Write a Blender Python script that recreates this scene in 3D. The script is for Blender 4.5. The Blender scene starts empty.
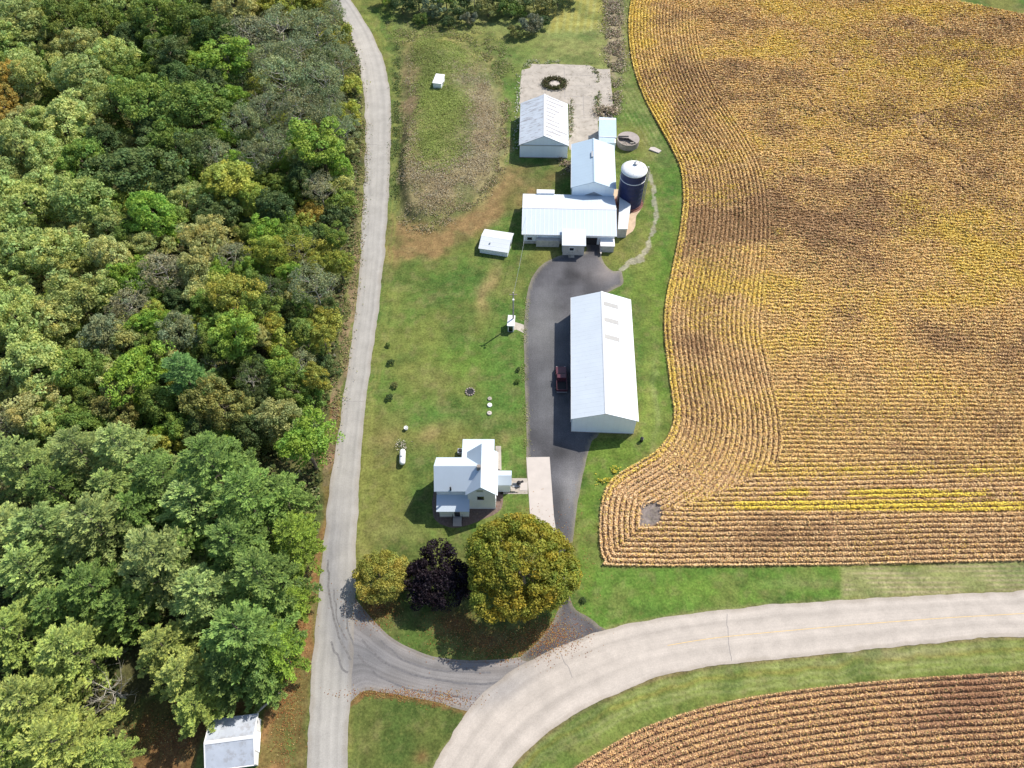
import bpy, bmesh, math, random
import numpy as np
from mathutils import Vector, Matrix
from mathutils.geometry import delaunay_2d_cdt
random.seed(7); RNG = np.random.default_rng(11)
PI = math.pi
scene = bpy.context.scene
COL = scene.collection
# ------------------------------------------------------------------ camera
H, F, PITCH = 108.0, 735.0, math.radians(55.5)
SP, CP = math.sin(PITCH), math.cos(PITCH)
def P(u, v, z=0.0):
    """survey mark -> place on the ground (or at height z)"""
    dx, dy = (u-512)/F, (384-v)/F
    rx, ry, rz = dx, CP + dy*SP, -SP + dy*CP
    t = (z-H)/rz
    return Vector((rx*t, ry*t, z))
def UV(x, y, z=0.0):
    d = y*CP + (H-z)*SP
    up = y*SP - (H-z)*CP
    return 512 + F*x/d, 384 - F*up/d
cam = bpy.data.cameras.new('camera'); camo = bpy.data.objects.new('camera', cam); COL.objects.link(camo)
cam.sensor_width = 36; cam.lens = 36*F/1024; cam.clip_end = 9000; cam.clip_start = 1
camo.location = (0, 0, H); camo.rotation_euler = (PI/2-PITCH, 0, 0)
scene.camera = camo
scene.render.resolution_x = 1024; scene.render.resolution_y = 768
# ------------------------------------------------------------------ light
SUN_AZ = (0.76, 0.65); SUN_EL = math.radians(50)
w = bpy.data.worlds.new('World'); scene.world = w; w.use_nodes = True
nt = w.node_tree; bg = nt.nodes['Background']
sky = nt.nodes.new('ShaderNodeTexSky'); sky.sky_type = 'NISHITA'; sky.sun_disc = False
sky.sun_elevation = SUN_EL; sky.sun_rotation = math.atan2(SUN_AZ[0], SUN_AZ[1])
nt.links.new(sky.outputs[0], bg.inputs[0]); bg.inputs[1].default_value = 0.12
sl = bpy.data.lights.new('sun', 'SUN'); sl.energy = 4.2; sl.angle = math.radians(0.6); sl.color = (1.0, 0.93, 0.82)
so = bpy.data.objects.new('sun', sl); COL.objects.link(so)
sd = Vector((SUN_AZ[0]*math.cos(SUN_EL), SUN_AZ[1]*math.cos(SUN_EL), math.sin(SUN_EL))).normalized()
so.rotation_euler = sd.to_track_quat('Z', 'Y').to_euler(); so.location = (40, 60, 120)
vs = scene.view_settings; vs.view_transform = 'Standard'; vs.look = 'None'; vs.exposure = 0.48; vs.gamma = 1
scene.cycles.max_bounces = 5; scene.cycles.diffuse_bounces = 3; scene.cycles.transmission_bounces = 3
# ------------------------------------------------------------------ noise
def _h(ix, iy, s):
    n = (ix.astype(np.int64)*374761393 + iy.astype(np.int64)*668265263 + s*974634777) & 0x7fffffff
    n = ((n ^ (n >> 13))*1274126177) & 0x7fffffff
    n = (n ^ (n >> 16)) & 0xffff
    return n/65535.0
def vn(x, y, s=0):
    ix, iy = np.floor(x), np.floor(y); fx, fy = x-ix, y-iy
    fx = fx*fx*(3-2*fx); fy = fy*fy*(3-2*fy)
    a, b, c, d = _h(ix, iy, s), _h(ix+1, iy, s), _h(ix, iy+1, s), _h(ix+1, iy+1, s)
    return (a*(1-fx)+b*fx)*(1-fy) + (c*(1-fx)+d*fx)*fy
def fbm(x, y, sc, s=0, o=4):
    r = 0; a = .5; t = 0
    for k in range(o):
        r = r + a*vn(x/sc+17.3*k, y/sc-9.1*k, s+k); t += a; a *= .5; sc *= .5
    return r/t
def seg_dist(x, y, pts, closed=True):
    d = np.full(x.shape, 1e9); n = len(pts)
    for i in range(n if closed else n-1):
        ax, ay = pts[i]; bx, by = pts[(i+1) % n]
        vx, vy = bx-ax, by-ay; L = vx*vx+vy*vy+1e-12
        t = np.clip(((x-ax)*vx+(y-ay)*vy)/L, 0, 1)
        d = np.minimum(d, (x-ax-t*vx)**2+(y-ay-t*vy)**2)
    return np.sqrt(d)
def inside(x, y, pts):
    c = np.zeros(x.shape, bool); n = len(pts)
    for i in range(n):
        ax, ay = pts[i]; bx, by = pts[(i+1) % n]
        if ay == by: continue
        c ^= ((ay > y) != (by > y)) & (x < (bx-ax)*(y-ay)/(by-ay)+ax)
    return c
def sdf(x, y, pts): return seg_dist(x, y, pts)*np.where(inside(x, y, pts), 1, -1)
def ss(a, b, x):
    t = np.clip((x-a)/(b-a), 0, 1); return t*t*(3-2*t)
def smooth_poly(pts, n=6, closed=False):
    out = []; m = len(pts)
    for i in range(m if closed else m-1):
        g = (lambda k: pts[k % m]) if closed else (lambda k: pts[max(0, min(m-1, k))])
        p0, p1, p2, p3 = g(i-1), g(i), g(i+1), g(i+2)
        for k in range(n):
            t = k/n
            out.append(tuple(.5*((2*p1[j])+(-p0[j]+p2[j])*t+(2*p0[j]-5*p1[j]+4*p2[j]-p3[j])*t*t+(-p0[j]+3*p1[j]-3*p2[j]+p3[j])*t**3) for j in (0, 1)))
    if not closed: out.append(tuple(pts[-1]))
    return out
def world_poly(pts, z=0): return [tuple(P(u, v, z)[:2]) for u, v in pts]
# ------------------------------------------------------------------ objects
def link(o, parent=None):
    COL.objects.link(o)
    if parent is not None: o.parent = parent
    return o
def tag(o, label=None, cat=None, group=None, kind=None):
    if label: o['label'] = label
    if cat: o['category'] = cat
    if group: o['group'] = group
    if kind: o['kind'] = kind
    return o
def empty(name, loc, rz=0, label=None, cat=None, group=None):
    o = bpy.data.objects.new(name, None); o.location = loc; o.rotation_euler = (0, 0, rz); o.empty_display_size = .5
    link(o); return tag(o, label, cat, group)
def mesh_np(name, verts, faces, face_cols=None, vert_cols=None, smooth=False):
    me = bpy.data.meshes.new(name)
    verts = np.asarray(verts, np.float32); faces = np.asarray(faces, np.int32); k = faces.shape[1]
    me.vertices.add(len(verts)); me.vertices.foreach_set('co', verts.ravel())
    me.loops.add(faces.size); me.loops.foreach_set('vertex_index', faces.ravel())
    me.polygons.add(len(faces)); me.polygons.foreach_set('loop_start', np.arange(0, faces.size, k, dtype=np.int32))
    me.polygons.foreach_set('use_smooth', np.full(len(faces), smooth))
    me.update(calc_edges=True)
    for cols, dom in ((face_cols, 'FACE'), (vert_cols, 'POINT')):
        if cols is not None:
            a = me.attributes.new('col', 'FLOAT_COLOR', dom)
            c = np.ones((len(cols), 4), np.float32); c[:, :3] = cols; a.data.foreach_set('color', c.ravel())
    return me
def mesh_obj(name, verts, faces, mat, parent=None, smooth=False):
    me = bpy.data.meshes.new(name); me.from_pydata([tuple(v) for v in verts], [], faces); me.update()
    if smooth:
        for p in me.polygons: p.use_smooth = True
    me.materials.append(mat)
    return link(bpy.data.objects.new(name, me), parent)
class MB:
    def __init__(s): s.v = []; s.f = []
    def add(s, v, f):
        o = len(s.v); s.v += [tuple(p) for p in v]; s.f += [tuple(i+o for i in q) for q in f]; return s
    def box(s, x0, x1, y0, y1, z0, z1):
        return s.add([(x0,y0,z0),(x1,y0,z0),(x1,y1,z0),(x0,y1,z0),(x0,y0,z1),(x1,y0,z1),(x1,y1,z1),(x0,y1,z1)],
                     [(0,3,2,1),(4,5,6,7),(0,1,5,4),(1,2,6,5),(2,3,7,6),(3,0,4,7)])
    def prism(s, prof, a, b, axis):
        """closed profile extruded along x or y; profile pairs are (other axis, z)"""
        n = len(prof)
        mk = (lambda p, t: (p[0], t, p[1])) if axis == 'y' else (lambda p, t: (t, p[0], p[1]))
        v = [mk(p, a) for p in prof]+[mk(p, b) for p in prof]
        f = [tuple(range(n))[::-1], tuple(range(n, 2*n))]+[(i, (i+1) % n, n+(i+1) % n, n+i) for i in range(n)]
        return s.add(v, f)
    def tube(s, pts, rad, n=8, caps=True):
        pts = [Vector(p) for p in pts]; rings = []
        if not isinstance(rad, (list, tuple)): rad = [rad]*len(pts)
        v = []; f = []
        for i, p in enumerate(pts):
            d = (pts[min(i+1, len(pts)-1)]-pts[max(i-1, 0)]).normalized()
            a = d.orthogonal().normalized(); b = d.cross(a)
            for k in range(n):
                t = 2*PI*k/n; v.append(p+(a*math.cos(t)+b*math.sin(t))*rad[i])
        for i in range(len(pts)-1):
            for k in range(n):
                f.append((i*n+k, i*n+(k+1) % n, (i+1)*n+(k+1) % n, (i+1)*n+k))
        if caps: f.append(tuple(range(n))[::-1]); f.append(tuple((len(pts)-1)*n+k for k in range(n)))
        return s.add(v, f)
    def lathe(s, prof, n=32, c=(0, 0)):
        v = []; f = []
        for r, z in prof:
            for k in range(n): v.append((c[0]+r*math.cos(2*PI*k/n), c[1]+r*math.sin(2*PI*k/n), z))
        for i in range(len(prof)-1):
            for k in range(n): f.append((i*n+k, i*n+(k+1) % n, (i+1)*n+(k+1) % n, (i+1)*n+k))
        f.append(tuple(range(n))[::-1]); f.append(tuple((len(prof)-1)*n+k for k in range(n)))
        return s.add(v, f)
    def obj(s, name, mat, parent=None, smooth=False, bevel=0):
        o = mesh_obj(name, s.v, s.f, mat, parent, smooth)
        bm = bmesh.new(); bm.from_mesh(o.data); bmesh.ops.recalc_face_normals(bm, faces=bm.faces)
        if bevel: bmesh.ops.bevel(bm, geom=bm.edges[:], offset=bevel, segments=1, affect='EDGES', clamp_overlap=True)
        bm.to_mesh(o.data); bm.free()
        return o
# ------------------------------------------------------------------ materials
def mat_new(name):
    m = bpy.data.materials.new(name); m.use_nodes = True; return m, m.node_tree, m.node_tree.nodes['Principled BSDF']
def mix_rgb(nt, fac, a, b, mode='MIX'):
    n = nt.nodes.new('ShaderNodeMix'); n.data_type = 'RGBA'; n.blend_type = mode
    for s, val in ((n.inputs[0], fac), (n.inputs[6], a), (n.inputs[7], b)):
        if isinstance(val, bpy.types.NodeSocket): nt.links.new(val, s)
        else: s.default_value = val if not isinstance(val, tuple) else (*val[:3], 1)
    return n.outputs[2]
def noise_node(nt, scale, detail=4, vec=None, rough=.6):
    n = nt.nodes.new('ShaderNodeTexNoise'); n.inputs['Scale'].default_value = scale; n.inputs['Detail'].default_value = detail
    n.inputs['Roughness'].default_value = rough
    if vec is not None: nt.links.new(vec, n.inputs['Vector'])
    return n.outputs['Fac']
def ramp(nt, fac, stops):
    n = nt.nodes.new('ShaderNodeMapRange'); n.inputs[1].default_value, n.inputs[2].default_value = stops[0], stops[1]
    n.inputs[3].default_value, n.inputs[4].default_value = stops[2], stops[3]; nt.links.new(fac, n.inputs[0]); return n.outputs[0]
def vmap(nt, vec, sc):
    n = nt.nodes.new('ShaderNodeMapping'); n.inputs['Scale'].default_value = sc; nt.links.new(vec, n.inputs[0]); return n.outputs[0]
def scale_col(nt, col, fac):
    n = nt.nodes.new('ShaderNodeVectorMath'); n.operation = 'SCALE'; nt.links.new(col, n.inputs[0]); nt.links.new(fac, n.inputs[3]); return n.outputs[0]
def bumpn(nt, bs, h, st=.3, d=.1):
    b = nt.nodes.new('ShaderNodeBump'); b.inputs['Strength'].default_value = st; b.inputs['Distance'].default_value = d
    nt.links.new(h, b.inputs['Height']); nt.links.new(b.outputs[0], bs.inputs['Normal'])
def plain(name, col, rough=.6, metal=0, var=.15, scale=1.2, stain=None, seam=None, spec=None):
    """painted / metal / wood surface with weathering; seam = (axis, pitch, depth)"""
    m, nt, b = mat_new(name)
    tc = nt.nodes.new('ShaderNodeTexCoord').outputs['Object']
    f = noise_node(nt, scale, 5, tc)
    c = mix_rgb(nt, ramp(nt, f, (.3, .7, 0, 1)), tuple(x*(1-var) for x in col), tuple(min(1, x*(1+var*.6)) for x in col))
    if stain:
        s = noise_node(nt, stain[1], 6, vmap(nt, tc, stain[3]) if len(stain) > 3 else tc, .7)
        c = mix_rgb(nt, ramp(nt, s, (stain[2], stain[2]+.1, 0, .85)), c, stain[0])
    if seam:
        ax, pitch, dep = seam
        sp = nt.nodes.new('ShaderNodeSeparateXYZ'); nt.links.new(tc, sp.inputs[0])
        mt = nt.nodes.new('ShaderNodeMath'); mt.operation = 'PINGPONG'; nt.links.new(sp.outputs[ax], mt.inputs[0]); mt.inputs[1].default_value = pitch/2
        ln = ramp(nt, mt.outputs[0], (0, .05, 1-dep, 1))
        c = scale_col(nt, c, ln)
        bumpn(nt, b, ramp(nt, mt.outputs[0], (0, .06, 1, 0)), .5, .04)
    nt.links.new(c, b.inputs['Base Color']); b.inputs['Roughness'].default_value = rough; b.inputs['Metallic'].default_value = metal
    if spec is not None: b.inputs['Specular IOR Level'].default_value = spec
    return m
def ground_mat():
    m, nt, b = mat_new('ground_cover')
    a = nt.nodes.new('ShaderNodeAttribute'); a.attribute_name = 'col'
    tc = nt.nodes.new('ShaderNodeTexCoord').outputs['Object']
    f1 = ramp(nt, noise_node(nt, 2.6, 6, tc, .75), (.3, .7, .50, 1.5))
    f2 = ramp(nt, noise_node(nt, .55, 4, tc, .65), (.3, .7, .68, 1.32))
    c = scale_col(nt, scale_col(nt, a.outputs['Color'], f1), f2)
    f3 = noise_node(nt, 1.3, 5, tc, .7)
    c = mix_rgb(nt, ramp(nt, f3, (.52, .68, 0, .4)), c, (.17, .16, .05))
    nt.links.new(c, b.inputs['Base Color']); b.inputs['Roughness'].default_value = .95; b.inputs['Specular IOR Level'].default_value = .1
    bumpn(nt, b, noise_node(nt, 3.0, 5, tc, .7), .6, .12)
    return m
def road_mat(name, streak=.07, fine=.16, spots=None):
    m, nt, b = mat_new(name)
    a = nt.nodes.new('ShaderNodeAttribute'); a.attribute_name = 'col'
    r = nt.nodes.new('ShaderNodeAttribute'); r.attribute_name = 'run'
    tc = nt.nodes.new('ShaderNodeTexCoord').outputs['Object']
    s = ramp(nt, noise_node(nt, 1.0, 5, vmap(nt, r.outputs['Vector'], (2.6, .02, 1)), .65), (.3, .7, 1-streak, 1+streak*.7))
    g = ramp(nt, noise_node(nt, 6.0, 6, tc, .8), (.3, .7, 1-fine, 1+fine))
    p = ramp(nt, noise_node(nt, .35, 4, tc, .6), (.35, .65, .9, 1.07))
    c = scale_col(nt, scale_col(nt, scale_col(nt, a.outputs['Color'], s), g), p)
    nt.links.new(c, b.inputs['Base Color']); b.inputs['Roughness'].default_value = .9; b.inputs['Specular IOR Level'].default_value = .2
    bumpn(nt, b, noise_node(nt, 14, 4, tc), .25, .02)
    return m
def leaf_mat(name, transl=.36, obj_col=True):
    m = bpy.data.materials.new(name); m.use_nodes = True; nt = m.node_tree; nt.nodes.clear()
    out = nt.nodes.new('ShaderNodeOutputMaterial')
    a = nt.nodes.new('ShaderNodeAttribute'); a.attribute_name = 'col'; c = a.outputs['Color']
    if obj_col:
        oi = nt.nodes.new('ShaderNodeObjectInfo'); c = mix_rgb(nt, 1.0, c, oi.outputs['Color'], 'MULTIPLY')
    d = nt.nodes.new('ShaderNodeBsdfPrincipled'); d.inputs['Roughness'].default_value = .6; d.inputs['Specular IOR Level'].default_value = .25
    t = nt.nodes.new('ShaderNodeBsdfTranslucent'); mx = nt.nodes.new('ShaderNodeMixShader'); mx.inputs[0].default_value = transl
    nt.links.new(c, d.inputs['Base Color']); nt.links.new(c, t.inputs[0]); nt.links.new(d.outputs[0], mx.inputs[1]); nt.links.new(t.outputs[0], mx.inputs[2])
    nt.links.new(mx.outputs[0], out.inputs[0])
    return m
M = {}
M['ground'] = ground_mat()
M['road'] = road_mat('chip_seal_road'); M['junction'] = road_mat('junction_asphalt', .20, .2); M['drive'] = road_mat('driveway_asphalt', .05, .42)
M['concrete'] = plain('concrete_slab', (.40, .36, .31), .9, 0, .2, .5, ((.25, .22, .18), .9, .53))
M['pale_concrete'] = plain('pale_concrete', (.50, .45, .41), .85, 0, .08, .6)
M['leaf'] = leaf_mat('leaf'); M['crop'] = leaf_mat('crop_leaf', .2, False)
M['bark'] = plain('bark', (.16, .13, .10), .9, 0, .4, 3)
M['pale_bark'] = plain('pale_bark', (.42, .39, .34), .9, 0, .3, 3)
M['white_roof'] = plain('white_metal_roof', (.64, .68, .72), .45, 0, .04, .3, None, (1, .9, .07))
M['shed_roof'] = plain('machine_shed_roof', (.58, .64, .70), .45, 0, .05, .3, ((.4, .42, .45), 1.8, .62, (1, .6, 1)), (1, .9, .05))
M['old_roof'] = plain('worn_metal_roof', (.55, .60, .66), .5, 0, .1, .4, ((.24, .22, .23), .9, .52, (.35, 3.2, 1)), (1, 1.6, .16))
M['barn_roof'] = plain('pale_blue_roof', (.42, .53, .63), .5, 0, .05, .3, None, (1, .9, .05))
M['dairy_roof'] = plain('dairy_barn_roof', (.55, .62, .69), .45, 0, .03, .2, None, (0, .9, .03))
M['house_roof'] = plain('house_roof', (.53, .61, .69), .5, 0, .04, .4, None, None)
M['grey_roof'] = plain('grey_metal_roof', (.46, .50, .57), .55, 0, .14, .5, ((.34, .35, .38), .7, .5))
M['siding'] = plain('white_siding', (.87, .90, .93), .6, 0, .06, .8, None, (2, .25, .10))
M['steel_wall'] = plain('white_steel_wall', (.82, .90, .95), .5, 0, .05, .5, None, (0, .9, .06))
M['block'] = plain('pale_block_wall', (.52, .49, .45), .85, 0, .16, 1.6, ((.3, .26, .22), 1.5, .56), (2, .4, .12))
M['trim'] = plain('white_trim', (.82, .82, .82), .5, 0, .03)
M['dark_glass'] = plain('window_glass', (.02, .024, .03), .08, 0, .1, 2)
M['skylight'] = plain('skylight_panel', (.27, .27, .27), .35, 0, .12, 2)
M['silo_blue'] = plain('silo_blue_glass_steel', (.010, .018, .085), .55, 0, .15, 1.0, None, (2, 1.4, .3))
M['silo_white'] = plain('silo_roof_white', (.84, .85, .85), .4, 0, .04, 1.5)
M['steel'] = plain('galvanised_steel', (.42, .44, .46), .4, .6, .1, 2)
M['dark'] = plain('near_black', (.015, .015, .018), .8, 0, .1)
M['wood'] = plain('weathered_wood', (.33, .27, .2), .85, 0, .25, 3, None, (0, .3, .3))
M['old_concrete'] = plain('weathered_concrete', (.30, .26, .23), .9, 0, .2, 1.2, ((.14, .11, .09), 1.6, .55))
M['maroon'] = plain('maroon_car_paint', (.085, .022, .035), .3, 0, .08, 2)
M['rubber'] = plain('tyre_rubber', (.02, .02, .02), .8)
M['red'] = plain('red_lamp_lens', (.35, .02, .02), .3); M['lamp'] = plain('clear_lamp_lens', (.75, .75, .7), .2)
M['mulch'] = plain('brown_mulch', (.17, .12, .10), .95, 0, .35, 3)
M['yellow_paint'] = plain('faded_yellow_paint', (.62, .45, .22), .8, 0, .2, 2)
M['tar'] = plain('crack_tar', (.25, .23, .22), .8, 0, .2, 4)
M['stone'] = plain('pale_stone', (.42, .38, .32), .9, 0, .25, 2)
M['red_brick'] = plain('rusty_footing', (.22, .10, .08), .9, 0, .2, 2)
# ------------------------------------------------------------------ outlines (survey marks)
LANE_L = [(304,800),(306,768),(309,720),(313,650),(318,600),(324,540),(332,470),(343,400),(352,340),(359,280),(362,220),(365,160),(365,110),(361,75),(352,40),(342,18),(328,-4),(305,-30),(280,-50)]
LANE_R = [(345,800),(347,768),(349,715),(354,650),(355,600),(357,540),(360,470),(366,400),(374,340),(382,280),(387,220),(390,160),(391,110),(386,70),(375,40),(362,17),(348,-4),(328,-30),(305,-50)]
MAIN_N = [(405,810),(432,768),(467,712),(505,675),(556,648),(605,630),(640,622),(700,612),(770,605),(850,600),(940,595),(1024,591),(1150,584)]
MAIN_S = [(485,815),(512,768),(541,738),(580,712),(625,690),(660,677),(695,669),(730,664),(800,657),(880,648),(950,641),(1024,636),(1150,627)]
CON_N = [(340,570),(349,588),(362,607),(378,625),(395,640),(420,652),(450,659),(490,660),(520,657),(550,649),(575,640)]
CON_S = [(335,712),(343,708),(350,702),(364,691),(382,692),(400,695),(420,699),(440,703),(468,711),(490,708),(510,700)]
DRIVE = [(520,657),(540,640),(556,615),(560,590),(556,560),(545,530),(535,505),(527,480),(526.5,455),(526.5,430),(525.5,400),(524.5,370),(524,335),(525.5,305),(530,283),(537,270),(548,261),(562,255),(585,252),(587,243),(601,243),(601,256),(606,266),(613,271),(621,271),(623,277),(622,285),(612,290),(603,300),(600,330),(600,425),(592,441),(587,458),(583,475),(578,500),(574,535),(567,575),(573,606),(588,617),(599,626),(609,636),(570,650),(535,661)]
FIELD = [(650,-14),(634,-6),(629,15),(629,40),(634,70),(645,100),(660,128),(672,150),(681,172),(683,200),(680,230),(672,270),(666,300),(664,330),(667,360),(671,390),(674,412),(671,430),(658,450),(640,462),(618,475),(605,490),(600,515),(600,545),(605,561),(620,566),(800,565.5),(1024,561),(1250,556)]
FIELD_E = [(1290,200),(1210,60),(1120,32),(1024,15),(947,0),(860,-12),(760,-19),(690,-20)]
FIELD2 = [(560,785),(575,768),(600,752),(640,730),(690,712),(750,698),(820,688),(900,680),(1024,672),(1180,663)]
FIELD2_E = [(1180,850),(560,850)]
WOOD = [(-60,-60),(325,-60),(345,20),(361,60),(362,130),(358,200),(352,260),(340,330),(330,400),(322,450),(318,540),(305,600),(298,650),(280,700),(255,712),(205,735),(190,790),(-60,850)]
MOUND = [(399,50),(415,38),(450,36),(480,50),(497,75),(503,110),(502,145),(495,175),(475,197),(450,215),(425,226),(402,216),(396,180),(399,120)]
def height(x, y):
    """weedy bank between the lane and the barnyard"""
    d = sdf(x, y, MOUND_W)
    return 1.9*ss(0, 3.2+4.5*ss(-22, -8, x)+7*ss(140, 165, y), d+(fbm(x, y, 7, 15)-.5)*3.5*ss(0, 4, d))*(.8+.4*fbm(x, y, 14, 5)) + .25*ss(0, 3, d)*fbm(x, y, 3, 9)
MOUND_W = world_poly(smooth_poly(MOUND, 4, True))
FIELD_B = world_poly(smooth_poly(FIELD, 5)); FIELD_W = FIELD_B + world_poly(FIELD_E)
FIELD2_B = world_poly(smooth_poly(FIELD2, 5)); FIELD2_W = FIELD2_B + world_poly(FIELD2_E)
WOOD_W = world_poly(WOOD)
# ------------------------------------------------------------------ ground sheet
def axis_pts(a, b, step, far):
    core = list(np.arange(a, b+step*.5, step)); s = step; lo = []; hi = []; x = core[0]; y = core[-1]
    while y < far: s *= 1.35; y += s; hi.append(y); x -= s; lo.append(x)
    return np.array(lo[::-1]+core+hi)
gx = axis_pts(-152, 152, .36, 3500); gy = axis_pts(2, 222, .36, 3500)
X, Y = np.meshgrid(gx, gy)
X = X.ravel(); Y = Y.ravel()
Zg = np.where((abs(X) < 160) & (Y > 0) & (Y < 225), height(X, Y), 0)
yy = np.maximum(Y, -60)
U, V = UV(X, yy, Zg)
# warp so that patch edges are ragged
wu = U + (fbm(X, Y, 4.5, 31)-.5)*16; wv = V + (fbm(X, Y, 4.5, 37)-.5)*14
def C(r, g, b): return np.array([r, g, b])
LAWN = C(.085,.150,.030); DKG = C(.036,.085,.018); OLV = C(.175,.185,.050); TAN = C(.27,.20,.09); BRN = C(.20,.125,.06)
PALE = C(.24,.26,.10); YEL = C(.30,.27,.07); LEAFLIT = C(.21,.105,.05); DIRT = C(.06,.055,.028); SOIL = C(.30,.19,.11); GRAVEL = C(.38,.34,.29); STRAW = C(.33,.26,.17)
LIME = C(.120,.195,.032)
n1 = fbm(X, Y, 9, 1); n2 = fbm(X, Y, 2.2, 2)
col = LAWN[None]*(1-ss(.35, .65, n1))[:, None] + OLV[None]*ss(.35, .65, n1)[:, None]*.85 + .0
def lay(mask, c, amt=1.0):
    global col
    m = (mask*amt)[:, None]; col = col*(1-m) + c[None]*m
def area(pts, soft=5, warp=True): # soft edge, in marks
    u, v = (wu, wv) if warp else (U, V)
    return ss(-soft, soft, sdf(u, v, pts))
def blob(cu, cv, ru, rv, ang=0):
    c, s = math.cos(ang), math.sin(ang); du, dv = wu-cu, wv-cv
    return np.exp(-(((du*c+dv*s)/ru)**2+((-du*s+dv*c)/rv)**2))
# top hay and pasture
lay(area([(370,-60),(660,-60),(632,0),(625,70),(520,75),(500,60),(400,30)], 8), PALE, .55)
lay(area([(560,-60),(610,-60),(607,28),(552,32),(540,10)], 5), YEL*1.05, .7)
stripes = (.5+.5*np.sin(U*.9+V*.12))
lay(area([(545,0),(600,-5),(600,34),(548,34)], 4)*ss(.4, .8, stripes), PALE*1.25, .5)
lay(area([(606,-40),(622,-40),(621,40),(625,75),(615,80),(608,50)], 3), C(.30,.24,.17), .8)
lay(blob(520,55,30,14), LAWN*1.1, .6)
# verge east of lane, mound
lay(area([(366,10),(382,20),(404,50),(404,235),(386,230),(392,110),(386,65)], 4), C(.06,.13,.03), .6)
lay(area(MOUND, 9), C(.17,.18,.06), .9)
lay(blob(410,110,10,70), C(.25,.17,.11), .8); lay(blob(425,60,16,16), C(.25,.18,.10), .35)
lay(blob(465,78,36,9,.8), C(.27,.23,.17), .8); lay(blob(484,125,20,52,-.1), C(.26,.20,.14), .8)
lay(blob(440,188,40,30), C(.25,.19,.12), .85); lay(blob(472,150,20,34), C(.24,.185,.12), .75)
lay(blob(450,95,20,14), LIME, .5); lay(blob(430,140,16,10,.5), LIME*.9, .6)
lay(blob(455,40,60,10), YEL*.8, .5)
lay(seg_dist(wu, wv, [(455,42),(490,60),(506,100),(507,150),(497,185),(470,205)], False) < 3.5, C(.28,.24,.10), .6)
# brown track under the mound, to the barn
lay(area([(392,215),(430,228),(480,205),(505,165),(545,165),(568,175),(540,200),(500,215),(470,240),(440,262),(405,262),(384,285),(386,225)], 6), BRN*1.15, .85)
lay(blob(520,180,26,12), TAN*.8, .4)
lay(area([(510,60),(521,70),(519,155),(510,160),(506,120),(500,90)], 4), LAWN*1.15, .8)
lay(blob(548,168,18,14), DKG*1.2, .75); lay(blob(512,205,10,22), LAWN*.7, .6)  # dark green patch paints the hay barn's shadow into the grass
# yard
lay(area([(384,262),(440,262),(505,222),(522,240),(522,300),(524,455),(500,420),(360,400),(372,330)], 8), LAWN, .35)
lay(blob(395,300,12,28,.2), OLV*1.1, .6); lay(blob(455,290,30,18,-.6), DKG*1.3, .35)
lay(blob(487,290,8,24,.35), TAN*1.05, .95)
lay(blob(440,350,28,22), LIME*1.1, .5); lay(blob(420,360,24,50,.3), OLV, .5); lay(blob(435,380,22,12), TAN*.75, .4)
lay(blob(433,436,13,8,-.4), TAN, .75); lay(blob(455,425,10,6), TAN*.85, .5); lay(blob(392,435,12,12), TAN*.85, .6); lay(blob(388,455,10,14), TAN*.85, .55)
lay(blob(500,380,20,60), DKG*1.6, .4); lay(blob(470,370,30,20), LIME, .5)
lay(blob(420,495,14,34), DKG*1.5, .65); lay(blob(455,420,60,12), DKG*1.8, .4)  # first patch: farmhouse shadow put into the lawn colour
lay(blob(382,500,14,40), OLV*.9, .6); lay(blob(400,535,26,14), PALE*.7, .5); lay(blob(425,545,20,12), LIME*.9, .4)
lay(blob(505,437,6,6), TAN*.8, .6); lay(blob(514,445,8,14), LAWN*1.2, .5)
lay(blob(512,258,16,18), LAWN*.8, .5)
# strip right of shed
lay(area([(588,442),(640,436),(640,300),(628,292),(650,240),(682,190),(680,235),(664,300),(664,340),(671,400),(666,440),(612,476),(600,500),(599,565),(604,600),(590,618),(575,606),(576,530)], 4), LIME*.9, .85)
lay(blob(655,215,5,55,.1), C(.06,.14,.02), .5); lay(blob(668,225,6,50,.12), C(.05,.135,.02), .9)
lay(blob(648,380,6,60), OLV*1.3, .6); lay(blob(655,400,3,50), PALE, .6); lay(blob(640,250,12,35), OLV*1.1, .6)
lay(seg_dist(wu, wv, [(622,272),(634,262),(645,248),(652,232),(656,214),(657,190),(650,172)], False) < .2+4.2*fbm(X, Y, 1.6, 211), GRAVEL, .6)
lay(blob(655,150,12,6), TAN, .35); lay(area([(618,60),(630,60),(634,80),(662,132),(672,165),(660,170),(645,120),(628,110),(620,130),(617,110)], 3), C(.13,.17,.05), .7)
lay(ss(.5,.8,.5+.5*np.sin((U*.86-V*.5)*1.5))*area([(625,60),(632,80),(662,132),(670,155),(655,160),(625,120)], 3), PALE*.95, .6)
lay(blob(560,160,10,8), TAN*.7, .5)
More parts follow.
